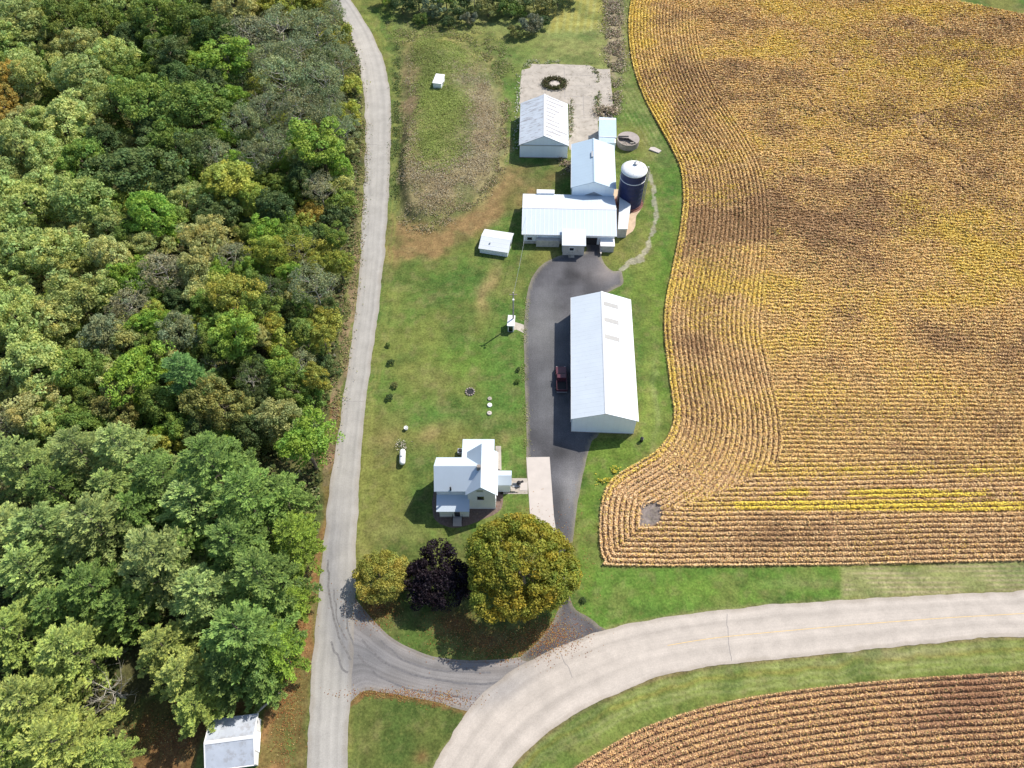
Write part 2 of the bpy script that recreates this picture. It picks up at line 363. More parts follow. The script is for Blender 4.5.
# south verge between field and road, hay strip
lay(area([(600,560),(840,568),(842,598),(700,610),(604,628),(586,610),(596,575)], 3), LAWN*1.0+C(.01,.03,0), .8)
lay(blob(690,590,50,8), LIME*1.15, .5); lay(blob(800,585,40,6), PALE*.8, .5)
lay(area([(842,566),(1200,560),(1200,590),(1024,590),(842,600)], 2), PALE*.95, .8)
lay(ss(.45,.9,.5+.5*np.sin(V*1.3+U*.03+n1*4))*area([(846,568),(1200,560),(1200,588),(846,596)], 2), STRAW*1.15, .6)
lay(area([(520,768),(545,738),(580,712),(640,684),(730,664),(880,648),(1024,636),(1200,625),(1200,660),(1024,672),(900,680),(750,698),(640,730),(575,768),(540,800)], 3), C(.15,.19,.045), .9)
for off in (7, 13, 20, 27): lay(np.exp(-((seg_dist(wu, wv, [(p[0], p[1]+off) for p in MAIN_S], False))/2.0)**2), (PALE*1.1, YEL*.8, STRAW*.9, PALE)[off % 4], .7)
lay(np.exp(-((seg_dist(U, V, MAIN_S, False))/3)**2), C(.20,.14,.08), .7); lay(np.exp(-((seg_dist(U, V, MAIN_N, False))/2.5)**2), C(.22,.20,.09), .6)
for off in (4, 9): lay(np.exp(-((seg_dist(wu, wv, [(p[0]+off, p[1]) for p in LANE_R], False))/1.6)**2), OLV*1.2, .6)
lay(blob(900,655,80,5,-.1), STRAW, .35)
# triangle island, corner lawn, leaf litter
lay(area([(350,702),(364,691),(400,695),(468,711),(432,768),(400,810),(345,810)], 3), C(.085,.11,.028), .9)
lay(seg_dist(U, V, [(349,702),(364,691),(400,695),(440,703),(468,711)], False) < 3.5+3*n2, LEAFLIT*.9, .7); lay(blob(418,757,9,8), LEAFLIT*.8, .7)
lay(area([(350,585),(362,607),(395,640),(450,659),(515,657),(560,600),(500,540),(400,540)], 4), C(.075,.105,.028), .85)
lay(blob(375,608,16,12), LEAFLIT, .85); lay(blob(455,622,22,12), LEAFLIT*.9, .75); lay(blob(500,640,44,14), LEAFLIT*.85, .7); lay(blob(425,640,30,12), C(.055,.12,.02), .45)
lay(blob(545,635,26,14), LEAFLIT*1.05, .7); lay(blob(400,610,10,10), LEAFLIT*.8, .5)
# lane west verge and wood floor
lay(area([(330,400),(322,450),(318,540),(305,600),(298,650),(280,700),(262,712),(255,800),(304,800),(313,650),(324,540),(343,400)], 3), LEAFLIT*1.05, .85)
lay(blob(291,748,5,22), LAWN, .6)
lay(area([(345,20),(361,75),(365,110),(365,160),(362,220),(352,340),(343,400),(330,400),(345,330),(350,200),(352,100)], 3), C(.20,.19,.08), .7)
lay(seg_dist(wu, wv, [(358,250),(348,330),(335,410),(325,480)], False) < 3.5, C(.24,.16,.11), .7)
lay(area([(130,768),(140,700),(200,690),(260,706),(205,735),(195,790),(130,790)], 4), LEAFLIT*.75, .9)
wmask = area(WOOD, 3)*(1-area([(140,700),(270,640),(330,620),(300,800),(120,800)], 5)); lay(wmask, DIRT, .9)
m_ = ss(.5, .72, fbm(X, Y, 3.2, 201)); lay(m_*(1-ss(.10, .16, col[:, 0])), C(.15,.16,.05), .5)
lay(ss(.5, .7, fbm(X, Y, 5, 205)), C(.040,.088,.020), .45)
lay(ss(.55, .75, fbm(X, Y, 1.4, 207)), C(.20,.17,.08), .3)
# bare soil of the crop fields
fd = sdf(X, Y, FIELD_W); fd2 = sdf(X, Y, FIELD2_W)
lay(ss(-.25, .25, fd), SOIL, 1.0); lay(ss(-.25, .25, fd2), SOIL*1.1, 1.0)
gp = ss(-1.5, 1.5, sdf(wu, wv, [(641,503),(652,500),(662,505),(663,526),(640,528)])); lay(gp, C(.19,.165,.155), .95)
lay(area([(1030,0),(960,-8),(900,-25),(1300,-60),(1300,80)], 2), C(.07,.14,.03), .9)
nx_, ny_ = len(gx), len(gy)
ii = (np.arange(ny_-1)[:, None]*nx_ + np.arange(nx_-1)[None]).ravel()
faces = np.stack([ii, ii+1, ii+nx_+1, ii+nx_], 1)
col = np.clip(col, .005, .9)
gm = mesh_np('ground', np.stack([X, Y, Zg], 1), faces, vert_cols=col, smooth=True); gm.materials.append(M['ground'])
tag(link(bpy.data.objects.new('ground', gm)), kind='structure')
# ------------------------------------------------------------------ roads
def resample(pts, n):
    pts = np.array(smooth_poly(pts, 8)); W = np.array([P(u, v)[:2] for u, v in pts])
    d = np.r_[0, np.cumsum(np.hypot(*np.diff(W, axis=0).T))]; t = np.linspace(0, d[-1], n)
    return np.stack([np.interp(t, d, W[:, 0]), np.interp(t, d, W[:, 1])], 1), t
def road_cols(x, y, base):
    u, v = UV(x, y); k = base[None].repeat(len(x), 0)
    def g(cu, cv, ru, rv, c, a, ang=0):
        nonlocal k
        cc, s = math.cos(ang), math.sin(ang); du = u-cu+(fbm(x, y, 3, 3)-.5)*10; dv = v-cv+(fbm(x, y, 3, 4)-.5)*10
        m = (np.exp(-(((du*cc+dv*s)/ru)**2+((-du*s+dv*cc)/rv)**2))*a)[:, None]; k = k*(1-m)+c[None]*m
    dk = C(.13,.133,.145)
    g(333,560,11,60,C(.23,.23,.24),.75); g(340,625,8,60,dk*1.5,.5,-.25); g(352,650,16,40,dk*1.4,.55,-.5)
    g(430,670,70,16,C(.19,.19,.195),.55,.15); g(372,655,22,30,C(.17,.17,.18),.8,-.8); g(500,690,40,10,dk*1.7,.35,-.5); g(470,665,60,8,C(.20,.19,.185),.6)
    g(530,652,40,10,C(.30,.25,.22),.5,-.3)
    g(364,60,20,60,C(.46,.43,.39),.6)
    return k
def strip(name, L, R, n, across, mat, z, base, edge=.12, label=None):
    A, t = resample(L, n); B, _ = resample(R, n)
    s = np.linspace(0, 1, across)
    # ragged margins
    dirs = (B-A)/np.linalg.norm(B-A, axis=1)[:, None]
    A = A + dirs*((fbm(t, t*0, 2.5, 61)-.5)*edge*5)[:, None]; B = B + dirs*((fbm(t, t*0+9, 2.5, 67)-.5)*edge*5)[:, None]
    G = A[:, None]*(1-s)[None, :, None] + B[:, None]*s[None, :, None]; x = G[..., 0].ravel(); y = G[..., 1].ravel()
    k = road_cols(x, y, base)
    width = np.linalg.norm(B-A, axis=1)
    ed = np.minimum(s, 1-s)[None]*width[:, None]; em = (1-ss(.1, .9, ed+(fbm(x, y, 1.5, 8).reshape(ed.shape)-.5)*.8)).ravel()[:, None]
    k = k*(1-em*.35) + C(.22,.18,.13)[None]*em*.35
    # wheel paths a little darker
    tr = (np.exp(-((s-.25)/.06)**2)+np.exp(-((s-.72)/.06)**2)+.7*np.exp(-((s-.5)/.03)**2))[None].repeat(n, 0).ravel()[:, None]
    k = k*(1-tr*(.04+.17*fbm(x, y, 9, 161)[:, None]))
    i = (np.arange(n-1)[:, None]*across+np.arange(across-1)[None]).ravel()
    f = np.stack([i, i+1, i+across+1, i+across], 1)
    me = mesh_np(name, np.stack([x, y, np.full(len(x), z)], 1), f[:, ::-1] if (np.cross(B[0]-A[0], A[1]-A[0]) < 0) else f, vert_cols=k)
    a = me.attributes.new('run', 'FLOAT_VECTOR', 'POINT')
    rv = np.stack([(s[None]*width.mean()).repeat(n, 0).ravel(), t[:, None].repeat(across, 1).ravel(), np.full(len(x), z*50)], 1).astype(np.float32)
    a.data.foreach_set('vector', rv.ravel()); me.materials.append(mat)
    return tag(link(bpy.data.objects.new(name, me)), kind='structure')
connector = strip('junction_road', CON_N, CON_S, 240, 50, M['junction'], .015, C(.26,.24,.23), .05)
lane = strip('lane', LANE_L, LANE_R, 420, 24, M['road'], .03, C(.36,.345,.32))
mainroad = strip('main_road', MAIN_N, MAIN_S, 420, 30, M['road'], .045, C(.47,.42,.37))
def ribbon(name, pts, wd, z, mat, parent, jit=0):
    W, t = resample(pts, max(4, int(len(pts)*9))); v = []; f = []
    W = W + np.stack([(fbm(t, t*0, 1.2, 71)-.5)*jit, (fbm(t, t*0+5, 1.2, 73)-.5)*jit], 1)
    for i in range(len(W)):
        d = W[min(i+1, len(W)-1)]-W[max(i-1, 0)]; d = d/np.linalg.norm(d); nrm = np.array([-d[1], d[0]])*wd/2
        v += [(*(W[i]+nrm), z), (*(W[i]-nrm), z)]
    f = [(2*i, 2*i+1, 2*i+3, 2*i+2) for i in range(len(W)-1)]
    o = mesh_obj(name, v, f, mat, parent); o['kind'] = 'structure'; return o
mid = [((a[0]+b[0])/2, (a[1]+b[1])/2) for a, b in zip(MAIN_N, MAIN_S)]
ribbon('road_marking', mid[6:], .10, .052, M['yellow_paint'], mainroad)
for c in ([(560,653),(565,662),(573,677)], [(727,614),(728,630),(730,648),(732,661)]): ribbon('road_crack', c, .09, .05, M['tar'], mainroad, .5)
for c in ([(344,400),(355,402),(365,401)], [(364,144),(378,145),(389,144)], [(320,592),(335,593),(350,592)]):
    ribbon('road_crack', c, .07, .035, M['tar'], lane, .5)
TD = plain('dark_tyre_mark', (.15, .145, .15), .9, 0, .3, 2.5); TY = plain('tyre_mark', (.17, .165, .165), .9, 0, .35, 2.5)
for c, wd in (([(328,560),(331,600),(337,630),(346,652),(350,660)], .3), ([(334,590),(339,622),(347,640)], .22), ([(331,642),(337,655),(344,668),(349,672)], .28), ([(345,600),(349,628),(354,645)], .25)):
    ribbon('tyre_mark', c, wd, .036, TY, lane, .6)
for c, wd in (([(362,640),(385,662),(420,676),(470,684),(510,680)], .3), ([(358,655),(380,676),(415,690),(460,697)], .25), ([(380,640),(405,660),(440,670),(490,673)], .25)):
    ribbon('tyre_mark', c, wd, .02, TD, connector, .4)
def sheet(name, pts, z, mat, base=None, smooth=True, closed_n=4, rag=.0, step=.5):
    """flat sheet cut to an outline, with its colour varied over a fine grid"""
    W = np.array(world_poly(smooth_poly(pts, closed_n, True) if smooth else pts))
    if rag:
        W2 = []
        for i in range(len(W)):
            a, b = W[i], W[(i+1) % len(W)]; k = max(1, int(np.hypot(*(b-a))/.6))
            for j in range(k): W2.append(a+(b-a)*j/k)
        W = np.array(W2); W = W + (np.stack([fbm(W[:, 0], W[:, 1], 1.6, 81), fbm(W[:, 0], W[:, 1], 1.6, 87)], 1)-.5)*rag
    if sum(W[i][0]*W[(i+1) % len(W)][1]-W[(i+1) % len(W)][0]*W[i][1] for i in range(len(W))) < 0: W = W[::-1]
    pts_ = [Vector(p) for p in W]; nb = len(pts_)
    if base is not None:
        lo, hi = W.min(0), W.max(0); A, B = np.meshgrid(np.arange(lo[0], hi[0], step), np.arange(lo[1], hi[1], step)); A = A.ravel(); B = B.ravel()
        k = sdf(A, B, [tuple(p) for p in W]) > step*.4; pts_ += [Vector((a, b)) for a, b in zip(A[k], B[k])]
    ov, oe, of, *_ = delaunay_2d_cdt(pts_, [], [list(range(nb))], 1, 1e-5)
    bm = bmesh.new(); vs_ = [bm.verts.new((p.x, p.y, z)) for p in ov]
    for f in of: bm.faces.new([vs_[i] for i in f])
    bmesh.ops.recalc_face_normals(bm, faces=bm.faces)
    if bm.faces[:][0].normal.z < 0: bmesh.ops.reverse_faces(bm, faces=bm.faces[:])
    me = bpy.data.meshes.new(name); bm.to_mesh(me); bm.free(); me.materials.append(mat)
    if base is not None:
        n = len(me.vertices); co = np.zeros(n*3, np.float32); me.vertices.foreach_get('co', co); co = co.reshape(-1, 3)
        k = base(co[:, 0], co[:, 1]); a = me.attributes.new('col', 'FLOAT_COLOR', 'POINT')
        c = np.ones((n, 4), np.float32); c[:, :3] = k; a.data.foreach_set('color', c.ravel())
        r = me.attributes.new('run', 'FLOAT_VECTOR', 'POINT'); r.data.foreach_set('vector', co.ravel())
    return tag(link(bpy.data.objects.new(name, me)), kind='structure')
def drive_cols(x, y):
    u, v = UV(x, y); n = fbm(x, y, 6, 51); k = C(.080,.079,.086)[None]*(.25+1.5*fbm(x, y, 4, 53, 5))[:, None]
    def g(cu, cv, ru, rv, c, a):
        nonlocal k
        m = (np.exp(-((u-cu+(n-.5)*12)/ru)**2-((v-cv)/rv)**2)*a)[:, None]; k = k*(1-m)+c[None]*m
    g(540,330,22,26,C(.19,.19,.19),.7); g(545,300,12,14,C(.16,.16,.165),.6); g(607,272,18,10,C(.24,.22,.215),.8); g(572,490,10,26,C(.24,.235,.235),.75); g(545,395,16,40,C(.15,.155,.165),.6)
    g(560,632,36,22,C(.14,.12,.12),.6); g(605,262,8,14,C(.26,.22,.2),.6)
    d = seg_dist(x, y, DRIVE_W); m = (1-ss(.1, .7, d+(fbm(x, y, 1.2, 5)-.5)*.6))[:, None]; k = k*(1-m*.6)+C(.26,.23,.16)[None]*m*.6
    return k
DRIVE_W = world_poly(smooth_poly(DRIVE, 4, True))
sheet('driveway', DRIVE, .022, M['drive'], drive_cols, rag=.3)
sheet('parking_pad', [(526.3,457.3),(549.6,457),(554,517),(556,530),(531,530)], .05, M['pale_concrete'], smooth=False)
sheet('barnyard_slab', [(520.5,78),(522,70),(530.5,68),(531,64),(560,64.3),(588,65.2),(597,69),(610,69),(611,80),(612.5,100),(613,119),(598,121),(598,150),(569,150),(569,104),(519.5,104)], .04, M['concrete'], smooth=False, rag=.35)
sheet('silo_apron', [(612,188),(640,195),(642,207),(636,216),(635,226),(633,231),(626,236),(612,234)], .02, plain('tan_apron', (.50,.38,.27), .95, 0, .2, 1.5), smooth=False, rag=.5)
sheet('house_walk', [(495.5,446),(501,446),(501.5,470),(496,470)], .02, M['concrete'], smooth=False)
sheet('patio', [(508,478),(527.5,478.5),(528,494),(500,494),(498,486)], .02, M['concrete'], smooth=False, rag=.2)
sheet('patio_step', [(519.5,482.5),(527,482.5),(527.5,490.5),(519.8,490.5)], .06, M['pale_concrete'], smooth=False)
sheet('mulch_bed', [(433,496),(432.5,514),(436,521),(445,526),(458,528),(470,524),(484,519),(500,510),(503,496),(500,470),(470,470),(440,480)], .02, M['mulch'], rag=.3)
sheet('gravel_pad', [(512,321),(524,325),(524,333),(517,330),(510,331)], .02, M['concrete'], smooth=False, rag=.5)
# joints in the slab
joints = MB()
def jline(a, b, wd=.10):
    a, b = P(*a), P(*b); d = (b-a).normalized(); nn = Vector((-d.y, d.x, 0))*wd/2
    joints.add([a+nn, a-nn, b-nn, b+nn], [(0, 1, 2, 3)])
for a, b in (((564,66),(565,99)), ((583,94),(584,118)), ((565,75),(596,76)), ((558,96),(597,97.5)), ((571,118),(597,118)), ((571,86),(597,86)), ((570,105),(583,105))): jline(a, b)
for i, v in enumerate(joints.v): joints.v[i] = (v[0], v[1], .046)
jo = joints.obj('slab_joint', M['tar'], bpy.data.objects['barnyard_slab']); jo['kind'] = 'structure'

# ------------------------------------------------------------------ leaf meshes
def quads(cen, nrm, size, cols, aspect=1.0, along=None):
    n = len(cen); cen = np.asarray(cen, np.float64); nrm = nrm/np.maximum(np.linalg.norm(nrm, axis=1), 1e-6)[:, None]
    if along is None:
        r = RNG.normal(size=(n, 3)); t = np.cross(nrm, r)
    else: t = along
    t = t/np.maximum(np.linalg.norm(t, axis=1), 1e-6)[:, None]
    b = np.cross(nrm, t); b = b/np.maximum(np.linalg.norm(b, axis=1), 1e-6)[:, None]
    s = np.asarray(size)[:, None]/2; a = s*t; b = b*s*aspect
    v = np.stack([cen-a, cen-b*.9, cen+a, cen+b*.9], 1).reshape(-1, 3)
    f = np.arange(n*4).reshape(n, 4)
    return v, f, cols
def join(parts):
    vv, ff, cc = [], [], []; o = 0
    for v, f, c in parts: vv.append(v); ff.append(f+o); cc.append(c); o += len(v)
    return np.concatenate(vv), np.concatenate(ff), np.concatenate(cc)
def clumps(cc, cr, per, size, spread=.55, tint=.35, flat=.85, hue=.12):
    """leaf clusters: cc centres, cr radii"""
    n = len(cc); d = RNG.normal(size=(n, per, 3)); d[..., 2] = np.abs(d[..., 2])*1.0-.25
    d /= np.linalg.norm(d, axis=2)[..., None]
    rr = (.55+.5*RNG.random((n, per, 1)))
    pos = cc[:, None]+d*rr*cr[:, None, None]*np.array([1, 1, flat])
    nr = d+RNG.normal(size=d.shape)*spread
    base = 1-tint/2+tint*RNG.random((n, 1, 1)); v = base*(1+.35*(RNG.random((n, per, 1))-.5))
    h = (RNG.random((n, 1, 1))-.5)*hue*2+(RNG.random((n, per, 1))-.5)*hue
    c = np.concatenate([v*(1+h), v, v*(1-h)], 2)
    k = n*per
    return quads(pos.reshape(k, 3), nr.reshape(k, 3), size*(.7+.6*RNG.random(k)), c.reshape(k, 3), .75)
def crown_mesh(name, R, z0, z1, n, per, size, lump=.28, cr=(.9, 1.5), seed=0, open_=0., top=1.0):
    rs = np.random.default_rng(seed); pts = []; cz = (z0+z1)/2; hz = (z1-z0)/2
    lob = [(rs.normal(size=3), .5+rs.random()) for _ in range(9)]
    while len(pts) < n:
        d = rs.normal(size=3); d /= np.linalg.norm(d)
        if d[2] < -.55 or (d[2] < 0 and rs.random() < .35): continue
        k = 1-lump+lump*max(0, max((d@(l/np.linalg.norm(l)))**5*a for l, a in lob))*1.3
        rad = k*(1 if rs.random() > .25 else .72)
        p = np.array([d[0]*R*rad, d[1]*R*rad, cz+d[2]*hz*rad*top])
        if open_ and rs.random() < open_ and math.sin(p[0]*1.3+seed)+math.cos(p[1]*1.1-seed) > .7: continue
        pts.append(p)
    pts = np.array(pts); rad = cr[0]+(cr[1]-cr[0])*rs.random(n)
    v, f, c = clumps(pts, rad, per, size)
    me = mesh_np(name, v, f, face_cols=c); me.materials.append(M['leaf']); return me
def trunk_mesh(name, Ht, r, R, limbs, mat, seed=0, twigs=0, z_first=.35, up=.6):
    rs = random.Random(seed); mb = MB()
    pts = [(rs.uniform(-.15, .15)*i*.4, rs.uniform(-.15, .15)*i*.4, Ht*.92*i/6) for i in range(7)]; pts[0] = (0, 0, -.3)
    mb.tube(pts, [r*1.25, r, r*.85, r*.7, r*.5, r*.33, r*.12], 8)
    for k in range(limbs):
        z = Ht*(z_first+(.85-z_first)*k/limbs); a = k*2.4+rs.random(); L = R*(.85-.4*k/limbs)*rs.uniform(.8, 1.05); b = Vector((0, 0, z))
        e = b+Vector((math.cos(a)*L, math.sin(a)*L, L*up)); m = b.lerp(e, .5)+Vector((0, 0, -.12*L))
        mb.tube([b, m, e], [r*.4, r*.25, r*.06], 5)
        for j in range(twigs):
            s = m.lerp(e, rs.random()); q = s+Vector((rs.uniform(-1, 1), rs.uniform(-1, 1), rs.uniform(.3, 1.2)))*R*.28
            mb.tube([s, q], [r*.10, r*.03], 4)
    o = mb.obj(name, mat); me = o.data; bpy.data.objects.remove(o); return me
def pine_mesh(name, R, Ht, seed):
    rs = np.random.default_rng(seed); cen, nr, al, sz, cl = [], [], [], [], []
    def plume(b, ang, el, lp, shade):
        nq = 15; t = rs.random(nq)**.75
        d0 = np.array([math.cos(ang)*math.cos(el), math.sin(ang)*math.cos(el), math.sin(el)]); sd = np.array([-math.sin(ang), math.cos(ang), 0])
        w = rs.normal(size=nq)*.20*lp*(1.1-t*.6); p = b+d0*(t*lp)[:, None]+sd*w[:, None]+np.array([0, 0, 1.])*(rs.normal(size=nq)*.07-.05*w**2)[:, None]
        da = ang+np.sign(w)*.45+rs.normal(size=nq)*.35; ee = el+.15+rs.normal(size=nq)*.3
        d = np.stack([np.cos(da)*np.cos(ee), np.sin(da)*np.cos(ee), np.sin(ee)], 1); up_ = np.tile([0, 0, 1.], (nq, 1))+rs.normal(size=(nq, 3))*.35
        cen.append(p); al.append(d); nr.append(np.cross(np.cross(d, up_), d)); sz.append(.50*(.75+.5*rs.random(nq)))
        v = shade*(.50+.62*t)*(.85+.3*rs.random(nq)); h = (t-.5)*.16+rs.normal(size=nq)*.04  # sunlit tips put into the needle colour: pale ends, darker bases
        cl.append(np.stack([v*(1+h), v, v*(1-h)], 1))
    z = Ht*.25; top = Ht
    while z < top:
        t = (z-Ht*.25)/(Ht*.75); L0 = R*(1-t)**.60+.5; nb = 6
        ph = rs.random()*6.28
        for k in range(nb):
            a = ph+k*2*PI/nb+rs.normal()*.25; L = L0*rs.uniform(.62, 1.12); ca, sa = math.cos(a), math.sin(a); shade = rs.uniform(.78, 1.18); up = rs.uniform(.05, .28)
            m = max(2, int(L/.62))
            for q in np.linspace(.34, 1.0, m):
                b = np.array([ca*L*q, sa*L*q, z+L*q*up-.12*(L*q)**2/max(L, 1)])
                for sgn in ((-1, 1) if q < .97 else (-1, 0, 1)):
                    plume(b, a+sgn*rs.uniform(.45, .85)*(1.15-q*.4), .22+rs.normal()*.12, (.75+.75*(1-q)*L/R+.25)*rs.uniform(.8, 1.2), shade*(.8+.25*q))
        z += 1.0+.45*rs.random()
    for k in range(6): plume(np.array([0, 0, Ht-.4]), k*1.05, .9, 1.0, 1.1)
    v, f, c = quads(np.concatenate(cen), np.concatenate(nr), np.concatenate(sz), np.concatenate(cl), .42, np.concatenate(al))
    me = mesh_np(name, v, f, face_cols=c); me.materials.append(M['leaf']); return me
K = {}   # kind -> list of (crown mesh, trunk mesh, nominal crown radius, nominal height)
K['broad'] = [(crown_mesh('crown', 5, 3.2, 12, 120, 80, .40, .42, (.6, 1.25), s), trunk_mesh('trunk', 11, .28, 5, 6, M['bark'], s), 5, 12) for s in (1, 2, 3, 4)]
K['tall'] = [(crown_mesh('crown', 3.6, 3.5, 14, 90, 80, .38, .45, (.5, 1.1), s+10), trunk_mesh('trunk', 13, .25, 3.6, 7, M['bark'], s), 3.6, 14) for s in (1, 2, 3)]
K['thin'] = [(crown_mesh('crown', 4.4, 3, 11, 95, 34, .30, .35, (.6, 1.1), s+20, .3), trunk_mesh('trunk', 11, .2, 5.2, 10, M['pale_bark'], s, 7), 4.4, 11) for s in (1, 2, 3)]
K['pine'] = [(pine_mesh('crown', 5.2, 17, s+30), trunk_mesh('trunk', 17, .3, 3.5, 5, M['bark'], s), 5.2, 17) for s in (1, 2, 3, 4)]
K['bush'] = [(crown_mesh('crown', 2.6, .1, 4.0, 34, 80, .36, .35, (.6, 1.0), s+40), trunk_mesh('trunk', 3.2, .1, 2, 4, M['bark'], s), 2.6, 4.0) for s in (1, 2, 3)]
K['bare'] = [(None, trunk_mesh('trunk', 9, .2, 5.5, 13, M['pale_bark'], s, 9, .2, .45), 5, 10) for s in (1, 2)]
def gz(x, y):
    return float(height(np.array([x]), np.array([y]))[0])
def tree(name, kind, u, v, rpx, colr, label, group=None, cat='tree', squash=1.0, idx=None, hmid=.62, hmax=None):
    """crown centred on survey mark (u, v) with apparent radius rpx"""
    vs_ = K[kind]; i = random.randrange(len(vs_)) if idx is None else idx; cm, tm, R0, H0 = vs_[i]
    d = P(u, v, 6); depth = d.y*CP+(H-6)*SP; R = rpx*depth/F; s = R/R0
    zs = s*squash
    if hmax and H0*zs > hmax: zs = hmax/H0
    zm = H0*zs*hmid; p = P(u, v, zm); zb = 0
    root = empty(name, (p.x, p.y, zb), random.random()*6.28, label, cat, group); e_ = random.uniform(.88, 1.13); root.scale = (s*e_, s/e_, zs)
    if cm is not None:
        c = bpy.data.objects.new('crown', cm); c.color = (*colr, 1); link(c, root)
    link(bpy.data.objects.new('trunk', tm), root)
    return root
# colour of foliage by kind
PAL = {'L': ((.32,.40,.145), 'sage green'), 'P': ((.33,.37,.15), 'pale olive green'), 'M': ((.165,.25,.06), 'mid green'), 'D': ((.095,.15,.055), 'dark green'), 'G': ((.20,.255,.145), 'grey-green'),
       'Y': ((.29,.34,.075), 'yellow-green'), 'B': ((.21,.34,.06), 'bright green'), 'O': ((.36,.30,.08), 'orange-tinged'), 'T': ((.23,.25,.09), 'tan-brown'), 'C': ((.15,.30,.11), 'blue-green'),
       'N': ((.185,.30,.09), 'deep green'), 'F': ((.27,.385,.145), 'frosty green'), 'E': ((.32,.43,.13), 'lime-tipped'), 'W': ((.23,.245,.16), 'greyish brown')}
SHAPE = {'broad': 'round-crowned broadleaf tree', 'tall': 'upright broadleaf tree', 'thin': 'thin-leaved open tree', 'pine': 'feathery pine', 'bush': 'low bushy tree', 'bare': 'leafless tree'}
placed = []
def wood_tree(u, v, r, kind, c, hmax=None):
    col_, word = PAL[c]; j = [random.uniform(.86, 1.14) for _ in range(3)]; k = random.uniform(.85, 1.12)
    cc = tuple(min(.62, col_[i]*(.35*j[i]+.65)*k*(1.42, 1.33, 1.18)[i]) for i in range(3))
    place = ('in the wood' if kind != 'pine' else 'in the pine stand'); au, av = round(u/10.24), round(v/7.68)
    if kind == 'bare': lab = f'bare grey tree {place}, {au}% across and {av}% down the photo'
    else: lab = f'{word} {SHAPE[kind]} {place}, {au}% across and {av}% down the photo'
    nm = {'pine': 'pine_tree', 'bush': 'bushy_tree', 'bare': 'dead_tree'}.get(kind, 'broadleaf_tree')
    placed.append((u, v, r))
    r *= (1.24 if v < 640 and u < 270 else 1.08) if kind == 'pine' else 1.12
    return tree(nm, kind, u, v, r, cc, lab, 'pines by the lane' if kind == 'pine' else 'trees of the wood west of the lane', hmax=hmax)
WT = '''20 30 26 broad L;66 20 20 broad M;53 43 13 broad T;78 50 17 broad L;113 60 19 broad L;130 40 15 broad D;100 23 17 broad M;156 20 25 broad M;193 27 21 broad M;172 60 15 tall D;83 80 23 broad L;36 80 20 broad L
13 80 17 broad O;7 110 17 broad O;143 100 25 broad M;196 110 27 broad M;229 66 22 tall B;66 120 25 broad L;133 170 33 broad D;20 146 24 broad L;50 156 20 broad L;30 200 31 broad L;83 206 27 broad L;156 216 23 broad B
186 206 17 broad L;205 240 21 broad P;232 186 21 tall Y;252 200 17 broad Y;216 160 16 thin G;246 123 18 thin G;320 148 22 tall B;309 213 11 bush O;280 33 26 thin G;252 43 22 thin W;318 34 22 thin G;299 58 22 thin G;285 82 23 thin G
325 82 20 thin G;265 64 18 thin G;299 112 20 thin G;345 112 13 bush Y;292 4 15 broad Y;270 8 14 broad Y;314 6 14 broad Y;173 143 18 broad M;199 150 18 broad D;105 145 18 broad D;235 15 22 broad P;215 36 18 broad D
16 258 23 broad L;53 256 23 broad L;83 296 24 broad L;113 258 21 broad P;133 276 18 broad B;20 320 25 broad L;53 326 23 broad L;40 363 27 broad L;76 373 22 broad M;133 308 19 thin W;166 273 20 thin W;196 273 20 broad P
232 258 17 thin W;272 256 17 broad Y;299 250 16 thin Y;325 250 15 bush Y;232 300 24 broad Y;259 312 18 broad M;315 288 21 thin G;320 322 15 bush Y;239 340 19 tall B;282 346 16 bush Y;207 310 16 broad M;180 336 20 broad G
136 372 26 broad B;186 376 20 pine C;116 408 19 broad T;222 406 24 broad T;279 422 21 broad P;305 444 22 tall B;199 428 17 broad D;33 416 22 broad P;83 426 20 broad M;10 426 16 thin W;252 383 18 thin D;292 386 18 broad M
160 402 18 broad M;105 335 20 broad G;150 245 17 broad P;270 290 15 thin D;250 430 18 broad D;300 180 15 broad D;275 210 17 broad D;290 240 15 broad M;220 215 17 broad D;255 160 18 thin G;170 185 16 broad D;110 185 15 broad L;110 230 17 broad L
5 175 18 broad L;3 225 20 broad L;2 285 20 broad L;5 375 20 broad L;60 290 15 broad M;180 300 14 broad D;215 365 15 thin D;320 190 14 thin W;335 215 12 bush D;275 150 18 thin G;330 118 14 thin G;165 120 14 broad D;5 45 18 broad L;35 5 16 broad L
125 5 17 broad L;180 85 18 broad D;215 90 17 broad D;110 100 18 broad L;45 120 16 broad L;85 165 20 broad M;265 110 17 thin G;340 60 15 thin G;338 35 13 bush Y;350 85 10 bush Y;255 5 14 broad P;150 345 14 broad M;300 365 14 thin G;312 400 14 bush M;325 365 11 bush D
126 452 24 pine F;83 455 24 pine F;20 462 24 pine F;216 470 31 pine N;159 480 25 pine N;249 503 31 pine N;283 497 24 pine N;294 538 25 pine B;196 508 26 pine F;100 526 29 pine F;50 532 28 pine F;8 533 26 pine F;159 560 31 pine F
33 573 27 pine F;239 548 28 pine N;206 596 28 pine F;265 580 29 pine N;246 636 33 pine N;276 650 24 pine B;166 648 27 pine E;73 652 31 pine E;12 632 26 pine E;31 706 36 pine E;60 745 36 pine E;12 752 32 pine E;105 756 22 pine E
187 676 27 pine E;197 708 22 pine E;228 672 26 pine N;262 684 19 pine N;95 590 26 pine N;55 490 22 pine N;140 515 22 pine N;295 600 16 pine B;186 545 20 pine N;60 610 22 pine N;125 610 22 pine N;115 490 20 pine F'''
for line in WT.replace('\n', ';').split(';'):
    a = line.split()
    if len(a) < 5: continue
    u, v, r = float(a[0]), float(a[1]), float(a[2])
    wood_tree(u, v, r, a[3], a[4], 13 if a[3] != 'pine' else 19)
